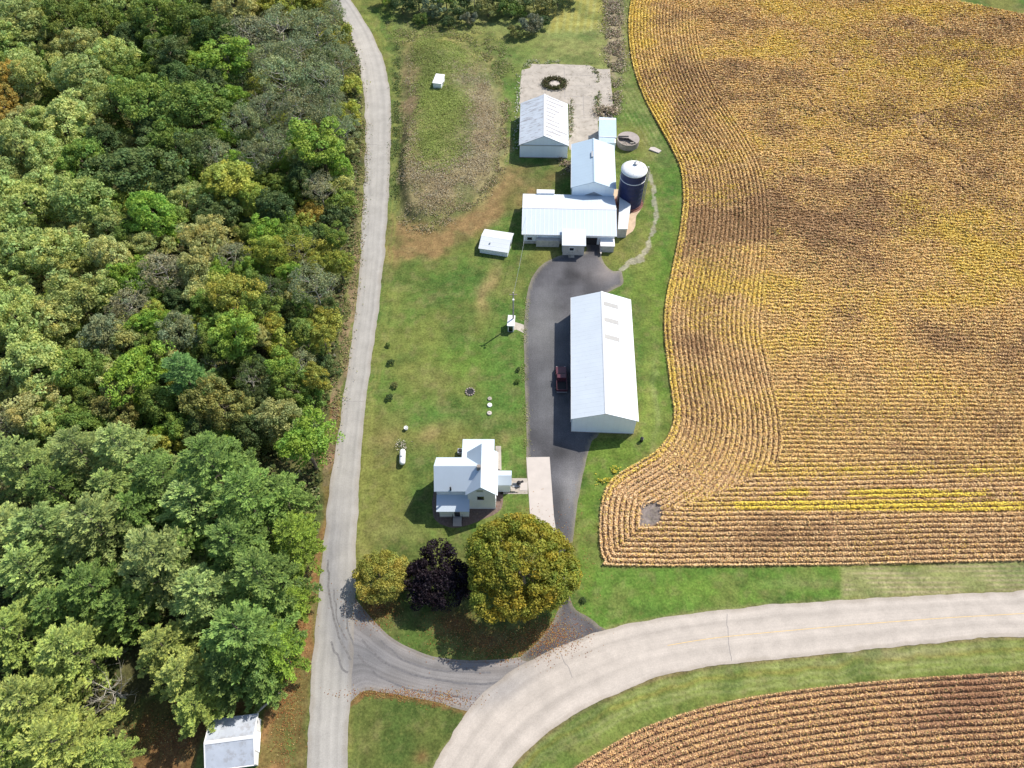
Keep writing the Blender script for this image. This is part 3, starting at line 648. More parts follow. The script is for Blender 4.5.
# bare crown reaching out of the pines, and smaller filler trees where the wood still has gaps
b = wood_tree(109, 690, 27, 'bare', 'W', 9); b['label'] = 'leafless grey tree sprawling among the pines near the grey-roofed shed'; b['category'] = 'tree'
cand = 0; rs = random.Random(5)
while cand < 2600:
    cand += 1; u, v = rs.uniform(-5, 350), rs.uniform(-8, 450)
    q = np.array([u]), np.array([v])
    if sdf(q[0], q[1], WOOD)[0] < 9: continue
    if any(math.hypot(u-a, v-b_) < .62*r+6 for a, b_, r in placed): continue
    kind, c = ('thin', rs.choice('GGDY')) if u > 240 and v < 140 else (rs.choice(['broad', 'bush', 'tall']), rs.choice('LLPM' if u < 120 else 'MYDPBM'))
    wood_tree(u, v, rs.uniform(9, 14), kind, c, 9)
for (u, v, r) in [(-30,20,24),(-32,75,24),(-30,130,24),(-34,190,26),(-34,250,26),(-36,310,28),(-38,370,28),(-40,430,28)]:
    tree('broadleaf_tree', 'broad', u, v, r, PAL['L'][0], 'green broadleaf tree just beyond the left edge of the photo', 'trees beyond the left edge')
for (u, v, r) in [(-36,500,28),(-38,570,30),(-40,650,32),(-44,730,36)]:
    tree('pine_tree', 'pine', u, v, r, PAL['F'][0], 'pine just beyond the left edge of the photo', 'pines beyond the left edge')
for u in range(15, 300, 34):
    tree('broadleaf_tree', 'broad', u, -28-(u % 3)*3, 19, PAL['M'][0], 'green broadleaf tree just beyond the top edge of the photo', 'trees beyond the top edge')
# hedgerow at the far side of the pasture
for i, (u, v, r, kd, c) in enumerate([(388,-4,11,'bush','B'),(402,4,11,'bush','D'),(418,-2,13,'broad','D'),(432,8,11,'bush','G'),(446,-3,13,'broad','M'),(460,5,12,'bush','D'),(474,-4,13,'thin','G'),(488,6,12,'bush','T'),(500,-3,13,'broad','D'),(512,6,12,'bush','M'),(524,0,12,'bush','P'),(534,-6,12,'thin','G'),(545,4,12,'bush','T'),(558,-5,12,'broad','D'),(530,24,11,'bush','W'),(516,30,8,'bush','T'),(543,20,8,'bush','D'),(572,-14,14,'broad','D'),(470,18,8,'bush','W'),(448,20,7,'bush','D'),(420,18,7,'bush','M')]):
    cc, word = PAL[c]
    tree('hedgerow_bush' if kd == 'bush' else 'hedgerow_tree', kd, u, v, r, cc, f'{word} {"bush" if kd == "bush" else "tree"} in the far hedgerow, {u/10.24:.0f}% across and {max(0, v)/7.68:.0f}% down the photo', 'hedgerow beyond the pasture', 'bush' if kd == 'bush' else 'tree', hmax=6)
d = tree('dead_tree', 'bare', 334, 3, 8, (1, 1, 1), 'small leafless tree leaning over the far end of the lane', hmax=4)
# ------------------------------------------------------------------ the three garden trees
def special(name, R, z0, z1, n, per, size, cr, seed, colr, u, v, label, tr, lump=.18, pal=None):
    me = crown_mesh('crown', R, z0, z1, n, per, size, lump, cr, seed)
    if pal:
        a = me.attributes['col']; k = len(me.polygons); c = np.zeros(k*4, np.float32); a.data.foreach_get('color', c); c = c.reshape(-1, 4)
        ncl = n; mixv = np.repeat(RNG.random(ncl), per)[:k]
        cen = np.zeros(len(me.vertices)*3, np.float32); me.vertices.foreach_get('co', cen); cen = cen.reshape(-1, 4, 3).mean(1)
        side = fbm(cen[:, 0]+40, cen[:, 1]+cen[:, 2], R*.55, seed); mixv = np.clip(mixv*.45+side*1.3-.58, 0, 1)[:, None]
        c[:, :3] *= (np.array(pal[0])*(1-mixv)+np.array(pal[1])*mixv); a.data.foreach_set('color', c.ravel()); colr = (1, 1, 1)
    p = P(u, v, (z0+z1)/2); root = empty(name, (p.x, p.y, 0), .4, label, 'tree')
    c_ = bpy.data.objects.new('crown', me); c_.color = (*colr, 1); link(c_, root)
    link(bpy.data.objects.new('trunk', trunk_mesh('trunk', z1*.9, tr, R, 9, M['bark'], seed)), root)
special('maple_tree', 8.1, 1.6, 12.6, 400, 150, .33, (.6, 1.15), 77, None, 523, 566, 'large round maple turning gold over the front lawn beside the driveway', .45, .22, ((.26,.31,.05), (.54,.40,.05)))
special('purple_tree', 4.7, .6, 6.2, 135, 110, .34, (.6, 1.05), 78, (.022,.014,.022), 437, 582, 'small dark purple-leaved tree between the two yellowing trees', .2, .30)
special('yellowing_tree', 4.0, .5, 5.0, 170, 120, .22, (.5, .85), 79, None, 379, 577, 'small yellowing tree beside the bend of the lane', .18, .15, ((.33,.35,.07), (.52,.44,.10)))

# ------------------------------------------------------------------ stuff: undergrowth, weeds, crops
def stuff(name, v, f, c, mat):
    me = mesh_np(name, v, f, face_cols=c); me.materials.append(mat); return tag(link(bpy.data.objects.new(name, me)), kind='stuff')
def sample(poly, n, margin=0):
    W = np.array(poly); lo, hi = W.min(0), W.max(0); p = lo+(hi-lo)*RNG.random((n, 2)); m = inside(p[:, 0], p[:, 1], poly)
    return p[m]
def pick(weights_cols, n):
    w_ = np.array([q[0] for q in weights_cols], float); idx = RNG.choice(len(w_), n, p=w_/w_.sum()); return np.array([q[1] for q in weights_cols])[idx]
# woodland undergrowth
p = sample(WOOD_W, 150000); U_, V_ = UV(p[:, 0], p[:, 1]); keep = ~((U_ > 120) & (V_ > 660)) & ~((U_ > 250) & (V_ > 560)); p = p[keep]
edge = ss(0, 4, seg_dist(p[:, 0], p[:, 1], WOOD_W)); h = (.2+3.2*fbm(p[:, 0], p[:, 1], 3.5, 90)**2*edge)*RNG.random(len(p))**.4
c = pick([(3, (.10,.14,.04)), (2, (.17,.19,.06)), (.6, (.19,.15,.07)), (1, (.06,.09,.025)), (.6, (.15,.15,.10))], len(p))*(.7+.6*RNG.random((len(p), 1)))
v_, f_, c_ = quads(np.stack([p[:, 0], p[:, 1], h+.1], 1), RNG.normal(size=(len(p), 3))*.7+[0, 0, 1], .45+.4*RNG.random(len(p)), c, .7)
stuff('undergrowth', v_, f_, c_, M['crop'])
# weeds on the bank
p = sample(MOUND_W, 130000); z = height(p[:, 0], p[:, 1]); U_, V_ = UV(p[:, 0], p[:, 1], z)
n_ = fbm(p[:, 0], p[:, 1], 5, 95); wgt = fbm(p[:, 0]*.6+p[:, 1]*.4, p[:, 1]*2.2-p[:, 0]*.8, 3.5, 96)
grn = np.array([.15,.185,.045]); br = np.array([.23,.18,.10]); gr = np.array([.30,.27,.19]); pk = np.array([.21,.16,.09])
brown = np.clip(np.exp(-((U_-408)/11)**2)+np.exp(-((U_-485)/16)**2-((V_-110)/60)**2)*.8+np.exp(-((U_-445)/45)**2-((V_-190)/34)**2)*.95+np.exp(-((U_-465)/20)**2-((V_-80)/14)**2)+(wgt-.60)*2.2, 0, 1)
brown = np.clip(brown+.75*ss(455, 480, U_+(V_-120)*.15)*ss(55, 75, V_)+.6*ss(150, 185, V_)-.5*(wgt > .56), 0, 1); brown = np.where(((U_-440)/34)**2+((V_-52)/16)**2 < 1, brown*.4, brown)
mixr = RNG.random(len(p)); g_ = (mixr < .25+.3*(wgt > .5))[:, None]; c = np.where((RNG.random(len(p)) < brown)[:, None], np.where(g_, gr, np.where((mixr > .7)[:, None], pk, br)), grn*(.7+.9*n_[:, None]))
hh = (.05+.55*n_*np.where(brown > .5, 1, .8)); dm = sdf(p[:, 0], p[:, 1], MOUND_W); kp = RNG.random(len(p)) < (.35+.65*ss(.35, .55, fbm(p[:, 0], p[:, 1], 3, 97)))*ss(-.5, 5, dm+(fbm(p[:, 0], p[:, 1], 4, 98)-.5)*10)
p, z, hh, c = p[kp], z[kp], hh[kp], c[kp]*1.45
v_, f_, c_ = quads(np.stack([p[:, 0], p[:, 1], z+hh*RNG.random(len(p))], 1), RNG.normal(size=(len(p), 3))*.6+[0, 0, 1.1], .16+.2*RNG.random(len(p)), c*(.75+.5*RNG.random((len(p), 1))), .55)
stuff('weeds', v_, f_, c_, M['crop'])
# fence row of brush and stones north of the slab, clumps of weeds round the slab
parts = []
def weedline(pts, wd, n, cols, hgt, size):
    W = np.array(world_poly(pts)); d = np.r_[0, np.cumsum(np.hypot(*np.diff(W, axis=0).T))]; t = RNG.random(n)*d[-1]
    x = np.interp(t, d, W[:, 0])+RNG.normal(size=n)*wd; y = np.interp(t, d, W[:, 1])+RNG.normal(size=n)*wd
    c = pick(cols, n)*(.7+.6*RNG.random((n, 1))); k = fbm(x, y, 2, 99)
    m = k > .42; x, y, c, k = x[m], y[m], c[m], k[m]; n = len(x)
    parts.append(quads(np.stack([x, y, .05+hgt*k*RNG.random(n)], 1), RNG.normal(size=(n, 3))*.6+[0, 0, .9], size*(.7+.6*RNG.random(n)), c*1.5, .6))
GB = [(2, (.25,.19,.13)), (1.5, (.33,.28,.22)), (1, (.10,.13,.04)), (.6, (.10,.07,.05))]; GW = [(2, (.08,.13,.03)), (1.5, (.20,.16,.07)), (.7, (.05,.05,.03))]
weedline([(612,-30),(613,10),(614,40),(618,70)], 1.6, 9000, GB, 1.0, .4); weedline([(596,70),(597,90),(598,112)], .5, 900, GW, .6, .35)
weedline([(600,113),(612,113)], .9, 1600, GB, 1.6, .4); weedline([(616,70),(616,112)], .8, 1600, GB, .9, .35)
weedline([(519,75),(518,100),(516.5,150)], .35, 420, [(2, (.4,.38,.34)), (2, (.1,.15,.04))], .5, .35); weedline([(562,158),(568,164),(572,172)], .8, 700, GB, .7, .4)
weedline([(523,68),(530,62),(560,62)], .5, 700, [(1, (.4,.36,.3)), (2, (.12,.17,.05))], .4, .3); weedline([(590,66),(600,68),(611,68)], .5, 700, GW, .6, .35)
weedline([(571,100),(571,140)], .35, 600, GW, .4, .3); weedline([(526,300),(524,340),(525,400),(526.5,455)], .35, 1500, [(1, (.25,.24,.10)), (1, (.13,.17,.05))], .2, .2)
# ring of weeds in the feeding pit
cen = P(554.5, 84.5); a = RNG.random(2600)*6.28; r_ = 2.3+RNG.normal(size=2600)*.42; x = cen.x+np.cos(a)*r_*1.05; y = cen.y+np.sin(a)*r_*.92
c = pick([(2, (.10,.12,.035)), (1.5, (.05,.045,.025)), (1, (.22,.17,.09))], 2600)
parts.append(quads(np.stack([x, y, .1+.7*RNG.random(2600)], 1), RNG.normal(size=(2600, 3))+[0, 0, .5], .25+.2*RNG.random(2600), c, .6))
weedline([(405,443),(401,446),(408,447)], .5, 500, [(1, (.1,.13,.04)), (.5, (.4,.36,.3))], .5, .25); weedline([(600,481),(612,474),(618,472)], .5, 900, [(2, (.42,.36,.04)), (1, (.12,.16,.04))], .9, .3)
weedline([(362,120),(359,200),(354,260),(345,330),(334,400),(324,460)], .9, 9000, [(2, (.17,.17,.06)), (1, (.25,.17,.11)), (1, (.09,.13,.04))], .5, .3)
weedline([(344,45),(354,78),(358,105)], 1.2, 2400, [(2, (.20,.20,.07)), (1, (.12,.16,.04))], .8, .35)
for k_ in range(5): weedline([(388+k_*3,26+k_*4),(430,24+k_*5),(480,34+k_*5),(508,60+k_*6)], 1.6, 2600, [(3, (.12,.16,.04)), (1.4, (.21,.18,.08)), (.6, (.24,.2,.14))], .35, .3)
weedline([(398,45),(397,90),(397,140),(397,200)], .7, 5000, [(3, (.07,.11,.03)), (1, (.12,.13,.05))], .45, .3)
weedline([(505,100),(504,140),(497,178),(476,200),(450,219),(425,230),(402,222)], .8, 5500, [(2, (.22,.17,.09)), (1, (.12,.14,.05)), (1, (.28,.24,.16))], .35, .3)
v_, f_, c_ = join(parts); stuff('rough_grass', v_, f_, c_, M['crop'])
# fallen leaves
p = []
for cu, cv, ru, rv, n in ((375,610,22,16,2500),(455,625,26,14,2600),(500,645,50,14,4500),(548,634,30,16,4200),(400,694,50,5,1800),(285,700,14,60,4200),(300,610,10,40,2200),(160,735,40,24,3500),(445,700,30,6,900),(540,560,50,50,2500)):
    for k in range(n//3):
        q = P(random.gauss(cu, ru*.6), random.gauss(cv, rv*.6)); p.append((q.x, q.y, .07+random.random()*.02))
p = np.array(p); c = pick([(2, (.30,.12,.04)), (1.2, (.38,.22,.06)), (1, (.20,.07,.03)), (.6, (.42,.33,.14))], len(p))
v_, f_, c_ = quads(p, RNG.normal(size=(len(p), 3))*.25+[0, 0, 1], .09+.12*RNG.random(len(p)), c, .8); stuff('fallen_leaves', v_, f_, c_, M['crop'])
# soya rows
def crop(name, poly, bound, n, south=None, rowdir=(0, 1)):
    p = sample(poly, n); x, y = p[:, 0], p[:, 1]; u, v = UV(x, y, .5)
    m = (u > -100) & (u < 1230) & (v < 830) & (v > -26); x, y, u, v = x[m], y[m], u[m], v[m]
    d = seg_dist(x, y, bound, False)
    S = .86
    if south: inner = d > 18.2; ph = np.where(inner, (y*.9995+x*.012)/S, d/S+.0)
    else: inner = d < 0; ph = d/S
    ph = ph + (fbm(x, y, 6, 101)-.5)*.35 + (inner*(v < 460))*(fbm(x, y, 1.5, 103)-.5)*np.clip((460-v)/220, 0, 1)*2.3
    fr = np.abs(ph-np.round(ph))*2      # 0 at row, 1 midway
    gap = 1-ss(*((.48, .86) if south else (.38, .76)), fr)
    crease = np.abs(fbm(x*.8, y, 16, 105, 3)-.5); thin = fbm(x, y, 3, 107)
    patchy = np.clip((500-v)/200, .12, 1)*(.35+.65*(d > 18))
    pr = gap*(.92-.25*(thin < .35)) + .85*patchy*(1-gap)
    pr = pr*np.where((crease < .007) & inner & (v < 230), .15, 1)
    tk = (np.mod(x*.05+.3*fbm(x, y, 30, 131), 1) < .012) & (v > 250); pr = pr*np.where(tk & inner, .55, 1)*(.72+.28*ss(.3, .45, fbm(x, y, 1.6, 133)))
    if south: pr = pr*(1-ss(-2, 2, sdf(u+(fbm(x, y, 2, 141)-.5)*8, v+(fbm(x, y, 2, 143)-.5)*8, [(642,506),(651,500),(660,504),(662,520),(655,528),(642,526)])))
    k = RNG.random(len(x)) < pr; x, y, u, v, fr, d, inner = x[k], y[k], u[k], v[k], fr[k], d[k], inner[k]
    n = len(x)
    gold = np.array([.84,.60,.25]); yel = np.array([.86,.64,.15]); brn = np.array([.50,.31,.15]); tanc = np.array([.84,.60,.34]); org = np.array([.78,.49,.20])
    n1 = fbm(x, y*1.6, 22, 111); n2 = fbm(x, y*1.5, 7, 113); nf = RNG.random(n)
    wy = np.clip((n1-.5)*3+(n2-.5)*2.6, 0, 1)*.8*np.clip((480-v)/200, .15, 1)*1.0; wb = np.clip((.48-n1)*3.2+(.5-n2)*2.4, 0, 1)*.85
    def g(cu, cv, ru, rv): return np.exp(-((u-cu)/ru)**2-((v-cv)/rv)**2)
    if south:
        band = ss(700, 800, u+(fbm(x, y, 8, 151)-.5)*90)*(.45+.9*fbm(x, y, 3, 153))*(np.exp(-((v-505)/5)**4)+.75*ss(.38, .5, fbm(x, y*3, 12, 155))*np.exp(-((v-492)/4.5)**4)+.3*np.exp(-((v-470)/8)**2))
        c_b = band > .3; wy = np.clip(wy+band*2.2+g(1000,240,60,40)*.5+g(640,20,16,30)*.8+g(900,110,120,30)*.35+g(660,120,20,60)*.3+g(850,300,100,18)*.3+g(700,500,40,10)*.3+g(930,8,80,7)*.8+ (d < 1.2)*(v < 500)*.6, 0, 1)
        wb = np.clip(wb*(1-band)+g(760,200,60,30)*.7+g(900,205,40,20)*.6+g(790,230,130,10)*.6+g(710,260,25,90)*.5+g(960,60,60,25)*.5+g(700,390,20,60)*.45+g(900,40,90,20)*.25+g(820,540,220,18)*.55+g(860,420,160,14)*.3, 0, 1)
        tn = np.clip(g(630,520,40,40)+g(650,470,30,15)*.6+(v > 470)*.35+(d < 18)*(v > 290)*.4, 0, 1)
    else: wy = wy*.25; wb = np.clip(wb*.8+.42, 0, 1); tn = np.full(n, .75); tanc = tanc*np.array([.86,.80,.76]); brn = np.array([.44,.24,.13])
    base = gold[None]*(1-tn)[:, None]+tanc[None]*tn[:, None]
    c = np.where((nf < wy)[:, None], yel, np.where((nf > 1-wb)[:, None], brn, np.where((RNG.random(n) < .3)[:, None], org, base)))
    if south: c = np.where((c_b & (RNG.random(n) < .8))[:, None], np.array([.92,.74,.12]), c)
    c = c*(.72+.5*RNG.random((n, 1)))*(1.04-.2*fr[:, None])
    grn = (RNG.random(n) < .025+.05*(thin[k] > .6)*(v < 300)); c[grn] = np.array([.10,.14,.03])
    z = (.12+.5*(1-fr*.75))*(.45+.55*RNG.random(n))
    sc = np.clip(.15+(600-v)*.0002, .15, .30)+.08
    v_, f_, c_ = quads(np.stack([x, y, z], 1), RNG.normal(size=(n, 3))*.42+[.2, .2, 1.0], sc*(.7+.7*RNG.random(n)), c, .8)
    return stuff(name, v_, f_, c_, M['crop'])
crop('soybean_crop', FIELD_W, FIELD_B, 3300000, True)
crop('soybean_crop', FIELD2_W, FIELD2_B, 420000)

# ------------------------------------------------------------------ buildings
def frame(sw, se, ne, z):
    a, b, c = P(*sw, z), P(*se, z), P(*ne, z); ex = (b-a); W = ex.length; ex.normalize(); ey = Vector((-ex.y, ex.x, 0)); L = (c-b).dot(ey)
    return a, math.atan2(ex.y, ex.x), W, L
def roof_mb(W, L, ze, rise, axis, t=.14, x0=0, y0=0, z0=None):
    """folded roof plate over the rectangle x0..x0+W, y0..y0+L; eave top at ze"""
    if axis == 'y': prof = [(x0, ze), (x0+W/2, ze+rise), (x0+W, ze), (x0+W, ze-t), (x0+W/2, ze+rise-t*1.15), (x0, ze-t)]; return MB().prism(prof, y0, y0+L, 'y')
    prof = [(y0, ze), (y0+L/2, ze+rise), (y0+L, ze), (y0+L, ze-t), (y0+L/2, ze+rise-t*1.15), (y0, ze-t)]; return MB().prism(prof, x0, x0+W, 'x')
def walls_mb(W, L, ze, rise, axis, ov, x0=0, y0=0, t=.17):
    sl = rise/((W if axis == 'y' else L)/2); zw = ze+ov*sl-t-.03
    if axis == 'y': prof = [(x0+ov, 0), (x0+W-ov, 0), (x0+W-ov, zw), (x0+W/2, ze+rise-t*1.2-.03), (x0+ov, zw)]; return MB().prism(prof, y0+ov, y0+L-ov, 'y')
    prof = [(y0+ov, 0), (y0+L-ov, 0), (y0+L-ov, zw), (y0+L/2, ze+rise-t*1.2-.03), (y0+ov, zw)]; return MB().prism(prof, x0+ov, x0+W-ov, 'x')
def window(root, x, z, wd, ht, y, side='S', fr=M['trim'], gl=M['dark_glass'], name='window'):
    """window on a wall: side S/N run along x at given y; W/E run along y at given x (x is then the run coordinate)"""
    def bx(a0, a1, z0, z1, o0, o1):
        if side == 'S': return MB().box(a0, a1, y-o1, y-o0, z0, z1)
        if side == 'N': return MB().box(a0, a1, y+o0, y+o1, z0, z1)
        if side == 'W': return MB().box(y-o1, y-o0, a0, a1, z0, z1)
        return MB().box(y+o0, y+o1, a0, a1, z0, z1)
    m = MB(); b = .09
    for q in ((x-wd/2-b, x-wd/2, z-b, z+ht+b), (x+wd/2, x+wd/2+b, z-b, z+ht+b), (x-wd/2, x+wd/2, z-b, z), (x-wd/2, x+wd/2, z+ht, z+ht+b)):
        k = bx(*q, .003, .07); m.add(k.v, k.f)
    f = m.obj(name+'_frame', fr, root)
    bx(x-wd/2, x+wd/2, z, z+ht, .003, .03).obj('pane', gl, f)
    return f
def slab(root, name, x0, x1, y0, y1, z0, z1, mat, bevel=0): return MB().box(x0, x1, y0, y1, z0, z1).obj(name, mat, root, bevel=bevel)
def ridge_cap(root, W, L, z, axis, mat, x0=0, y0=0):
    m = MB()
    if axis == 'y': m.prism([(x0+W/2-.22, z-.02), (x0+W/2, z+.09), (x0+W/2+.22, z-.02)], y0-.02, y0+L+.02, 'y')
    else: m.prism([(y0+L/2-.22, z-.02), (y0+L/2, z+.09), (y0+L/2+.22, z-.02)], x0-.02, x0+W+.02, 'x')
    return m.obj('ridge_cap', mat, root)
def eave_trim(root, W, L, ze, axis, x0=0, y0=0):
    for q in (((x0-.06, x0-.003, y0, y0+L), (x0+W+.003, x0+W+.06, y0, y0+L)) if axis == 'y' else ((x0, x0+W, y0-.06, y0-.003), (x0, x0+W, y0+L+.003, y0+L+.06))):
        MB().box(*q, ze-.2, ze-.02).obj('gutter', M['trim'], root)
def panel_on_slope(root, name, W, x0, x1, y0, y1, ze, rise, mat, lift=.02):
    """panel lying on the east slope of a y-ridge roof"""
    s = rise/(W/2); zf = lambda x: ze+(W-x)*s+lift
    v = [(x0,y0,zf(x0)),(x1,y0,zf(x1)),(x1,y1,zf(x1)),(x0,y1,zf(x0))]; v += [(a, b, c-.03) for a, b, c in v]
    return mesh_obj(name, v, [(0,1,2,3),(4,7,6,5),(0,4,5,1),(1,5,6,2),(2,6,7,3),(3,7,4,0)], mat, root)
# machine shed
a, rz, W, L = frame((571.5,419),(638.5,421.4),(631,299.5), 4.5)
root = empty('machine_shed', (a.x, a.y, 0), rz, 'long white metal machine shed with skylight strips beside the dark driveway', 'shed')
roof_mb(W, L, 4.5, 2.0, 'y').obj('roof', M['shed_roof'], root); walls_mb(W, L, 4.5, 2.0, 'y', .25).obj('wall', M['steel_wall'], root)
ridge_cap(root, W, L, 6.5, 'y', M['trim']); eave_trim(root, W, L, 4.5, 'y')
for k, yv in enumerate((.895, .755, .61, .45, .29, .13)):
    panel_on_slope(root, 'skylight', W, W*.52, W*(.77 if k < 3 else .70), L*yv-(.5 if k < 3 else .25), L*yv+(.5 if k < 3 else .25), 4.5, 2.0, M['skylight'] if k < 3 else plain('bleached_panel', (.50,.51,.52), .4))
for y0_, y1_ in ((L*.08, L*.25), (L*.36, L*.55), (L*.62, L*.80)):
    dr = slab(root, 'sliding_door', .12, .245, y0_, y1_, .05, 3.9, M['trim']); slab(dr, 'handle', .05, .118, y1_-.6, y1_-.5, 1.0, 1.4, M['steel'])
slab(root, 'walk_door', W-.248, W-.18, L*.1, L*.1+1, .02, 2.1, M['trim'])
slab(root, 'foundation', .2, W-.2, .2, L-.2, -.3, .12, M['old_concrete'])
slab(root, 'overhead_track', .02, .11, L*.05, L*.85, 3.95, 4.1, M['steel'])
# dairy barn
a, rz, W, L = frame((521.7,234),(617,236),(619.4,195.8), 2.9)
root = empty('dairy_barn', (a.x, a.y, 0), rz, 'long low white-roofed dairy barn running crosswise above the driveway', 'barn')
roof_mb(W, L, 2.9, 1.7, 'x').obj('roof', M['dairy_roof'], root); walls_mb(W, L, 2.9, 1.7, 'x', .4).obj('wall', M['siding'], root)
ridge_cap(root, W, L, 4.6, 'x', M['trim']); eave_trim(root, W, L, 2.9, 'x')
for fx in (.085, .245, .36, .90): window(root, W*fx, .95, 1.0, .75, .4)
for fx in (.12, .3, .5, .7, .88): window(root, W*fx, .95, 1.0, .75, L-.4, 'N')
slab(root, 'block_base', .34, W*.66, .30, .392, 0, .7, M['block']); slab(root, 'side_entry', W*.155, W*.40, -.55, .28, 0, 1.75, M['block'])
slab(root, 'vent_housing', W*.15, W*.345, L-.1, L+1.0, 2.2, 3.35, M['trim'], .04)
# bays right of the milk house
slab(root, 'dark_panel', W*.68, W*.80, .31, .385, 0.02, 1.9, M['dark'])  # plain dark panel set against the south wall
bay = slab(root, 'side_bay', W*.835, W*.975, -1.7, .29, 0, 1.7, M['block'])
slab(bay, 'side_bay_roof', W*.83, W*.98, -1.8, .28, 1.705, 1.8, M['trim'])
# milk house
p0 = P(562, 245.5, 2.9); p1 = P(586, 245.5, 2.9); wM = (p1-p0).length
mh = empty('milk_house', (p0.x, p0.y, 0), rz, 'small block milk house with a flat white roof jutting from the dairy barn', 'outbuilding')
slab(mh, 'wall', .25, wM-.25, .25, 3.55, 0, 2.75, M['block']); 
MB().prism([(0, 2.80), (0, 2.95), (3.9, 3.75), (3.9, 3.6)], 0, wM, 'x').obj('roof', M['white_roof'], mh)
window(mh, wM*.42, 1.3, .85, .8, .25); window(mh, 1.7, .1, .95, 2.0, .25, 'W', name='door')
slab(mh, 'step', wM*.3, wM*.55, -.5, .24, 0, .15, M['concrete'])
# east lean-to of the dairy barn
pts = [P(618,229.5,2.6), P(627.6,229,2.6), P(630.8,204.5,2.6), P(619.6,197,2.6)]; o = pts[0]
ll = empty('feed_room', (o.x, o.y, 0), 0, 'narrow grey feed room wedged between the dairy barn and the silo', 'outbuilding')
q = [(p-o) for p in pts]; 
def poly_prism(name, q, z0, zs, mat, root):
    n = len(q); v = [(p.x, p.y, z0) for p in q]+[(p.x, p.y, z) for p, z in zip(q, zs)]
    m = MB(); m.add(v, [tuple(range(n))[::-1], tuple(range(n, 2*n))]+[(i, (i+1) % n, n+(i+1) % n, n+i) for i in range(n)]); return m.obj(name, mat, root)
cq = sum(q, Vector())/4; poly_prism('wall', [cq+(p-cq)*.93 for p in q], -2.6+2.6, [2.45, 2.3, 2.3, 2.45], M['block'], ll)
poly_prism('roof', q, 2.48, [2.75, 2.6, 2.6, 2.75], plain('feed_room_roof', (.58,.62,.64), .5, 0, .08, .6, None, (0, .6, .12)), ll)
# main hay barn
a, rz, W, L = frame((571.2,187.5),(616,189),(616,145.5), 5.2)
root = empty('hay_barn', (a.x, a.y, 0), rz, 'pale blue-roofed barn standing between the silo and the concrete yard', 'barn')
roof_mb(W, L, 5.2, 1.7, 'y').obj('roof', M['barn_roof'], root); walls_mb(W, L, 5.2, 1.7, 'y', .3).obj('wall', M['steel_wall'], root)
ridge_cap(root, W, L, 6.9, 'y', M['barn_roof']); eave_trim(root, W, L, 5.2, 'y')
slab(root, 'roof_vent', W/2-.55, W/2-.1, L*.55, L*.68, 6.6, 7.05, M['steel'], .03)
window(root, L*.5, 0.1, 3, 3.2, .3, 'W', name='door')
mesh_obj('gable_triangle', [(W*.32,.24,3.05),(W*.72,.24,3.05),(W*.52,.24,4.0),(W*.32,.297,3.05),(W*.72,.297,3.05),(W*.52,.297,4.0)], [(0,1,2),(3,5,4),(0,3,4,1),(1,4,5,2),(2,5,3,0)], M['steel'], root)  # grey triangle set on the south gable wall
# annex
a, rz, W, L = frame((599,136.8),(616.5,137.6),(617.8,117.3), 3.8)
root = empty('barn_annex', (a.x, a.y, 0), rz, 'narrow blue flat-roofed annex at the far end of the pale blue barn', 'outbuilding')
slab(root, 'wall', .15, W-.15, -1.6, L-.15, 0, 3.62, M['steel_wall']); MB().prism([(0, 3.8), (0, 3.65), (L, 3.45), (L, 3.6)], 0, W, 'x').obj('roof', M['barn_roof'], root)
MB().prism([(-1.75, 3.5), (-1.75, 3.62), (-.02, 3.78), (-.02, 3.66)], 0, W-.4, 'x').obj('lower_roof', M['barn_roof'], root)
window(root, L*.4, 1.2, .8, .8, .15, 'W'); slab(root, 'ridge_flashing', 0, W, -.02, .1, 3.8, 3.9, M['trim'])
# old barn at the yard
a, rz, W, L = frame((519,145),(568.8,145.9),(568.8,104), 3.5)
root = empty('old_barn', (a.x, a.y, 0), rz, 'old barn with rust-streaked white metal roof on the concrete yard', 'barn')
roof_mb(W, L, 3.5, 2.5, 'y').obj('roof', M['old_roof'], root); walls_mb(W, L, 3.5, 2.5, 'y', .18).obj('wall', M['steel_wall'], root)
ridge_cap(root, W, L, 6.0, 'y', M['trim']); slab(root, 'gable_trim', .15, W-.15, .05, .175, 3.32, 3.48, M['steel'])
for t in np.linspace(.05, .95, 11): panel_on_slope(root, 'rust_streak', W, W*random.uniform(.51, .56), W*random.uniform(.66, .97), L*t, L*t+.34, 3.5, 2.5, plain('roof_rust', (.30,.28,.28), .7, 0, .3, 3), .015)
window(root, L*.3, .3, 2.6, 2.4, W-.18, 'E', name='door'); slab(root, 'foundation', .1, W-.1, .1, L-.1, -.2, .15, M['old_concrete'])
# silo
p0 = P(628.6, 203.0); R = 2.6
root = empty('silo', (p0.x, p0.y, 0), 0, 'dark blue steel silo with a white domed roof beside the barns', 'silo')
prof = []
for k in range(7): z0 = .5+k*1.2; prof += [(R, z0), (R, z0+1.1), (R+.035, z0+1.12), (R+.035, z0+1.18)]
MB().lathe(prof+[(R, 8.95)], 48).obj('tank', M['silo_blue'], root, False)
MB().lathe([(R+.5, -.1), (R+.5, .12), (R+.12, .14), (R+.12, .5)], 48).obj('footing', M['red_brick'], root)
MB().lathe([(R+.10, 8.9), (R+.10, 9.05), (R*.8, 9.4), (R*.5, 9.75), (R*.2, 9.95), (.05, 10.0)], 40).obj('roof', M['silo_white'], root, True)
MB().lathe([(R+.02, 6.95), (R+.07, 6.97), (R+.07, 7.07), (R+.02, 7.09)], 48).obj('white_band', M['trim'], root)
MB().lathe([(.45, 10.05), (.45, 10.4), (.1, 10.5)], 16, (.2, .3)).obj('hatch', M['steel'], root)
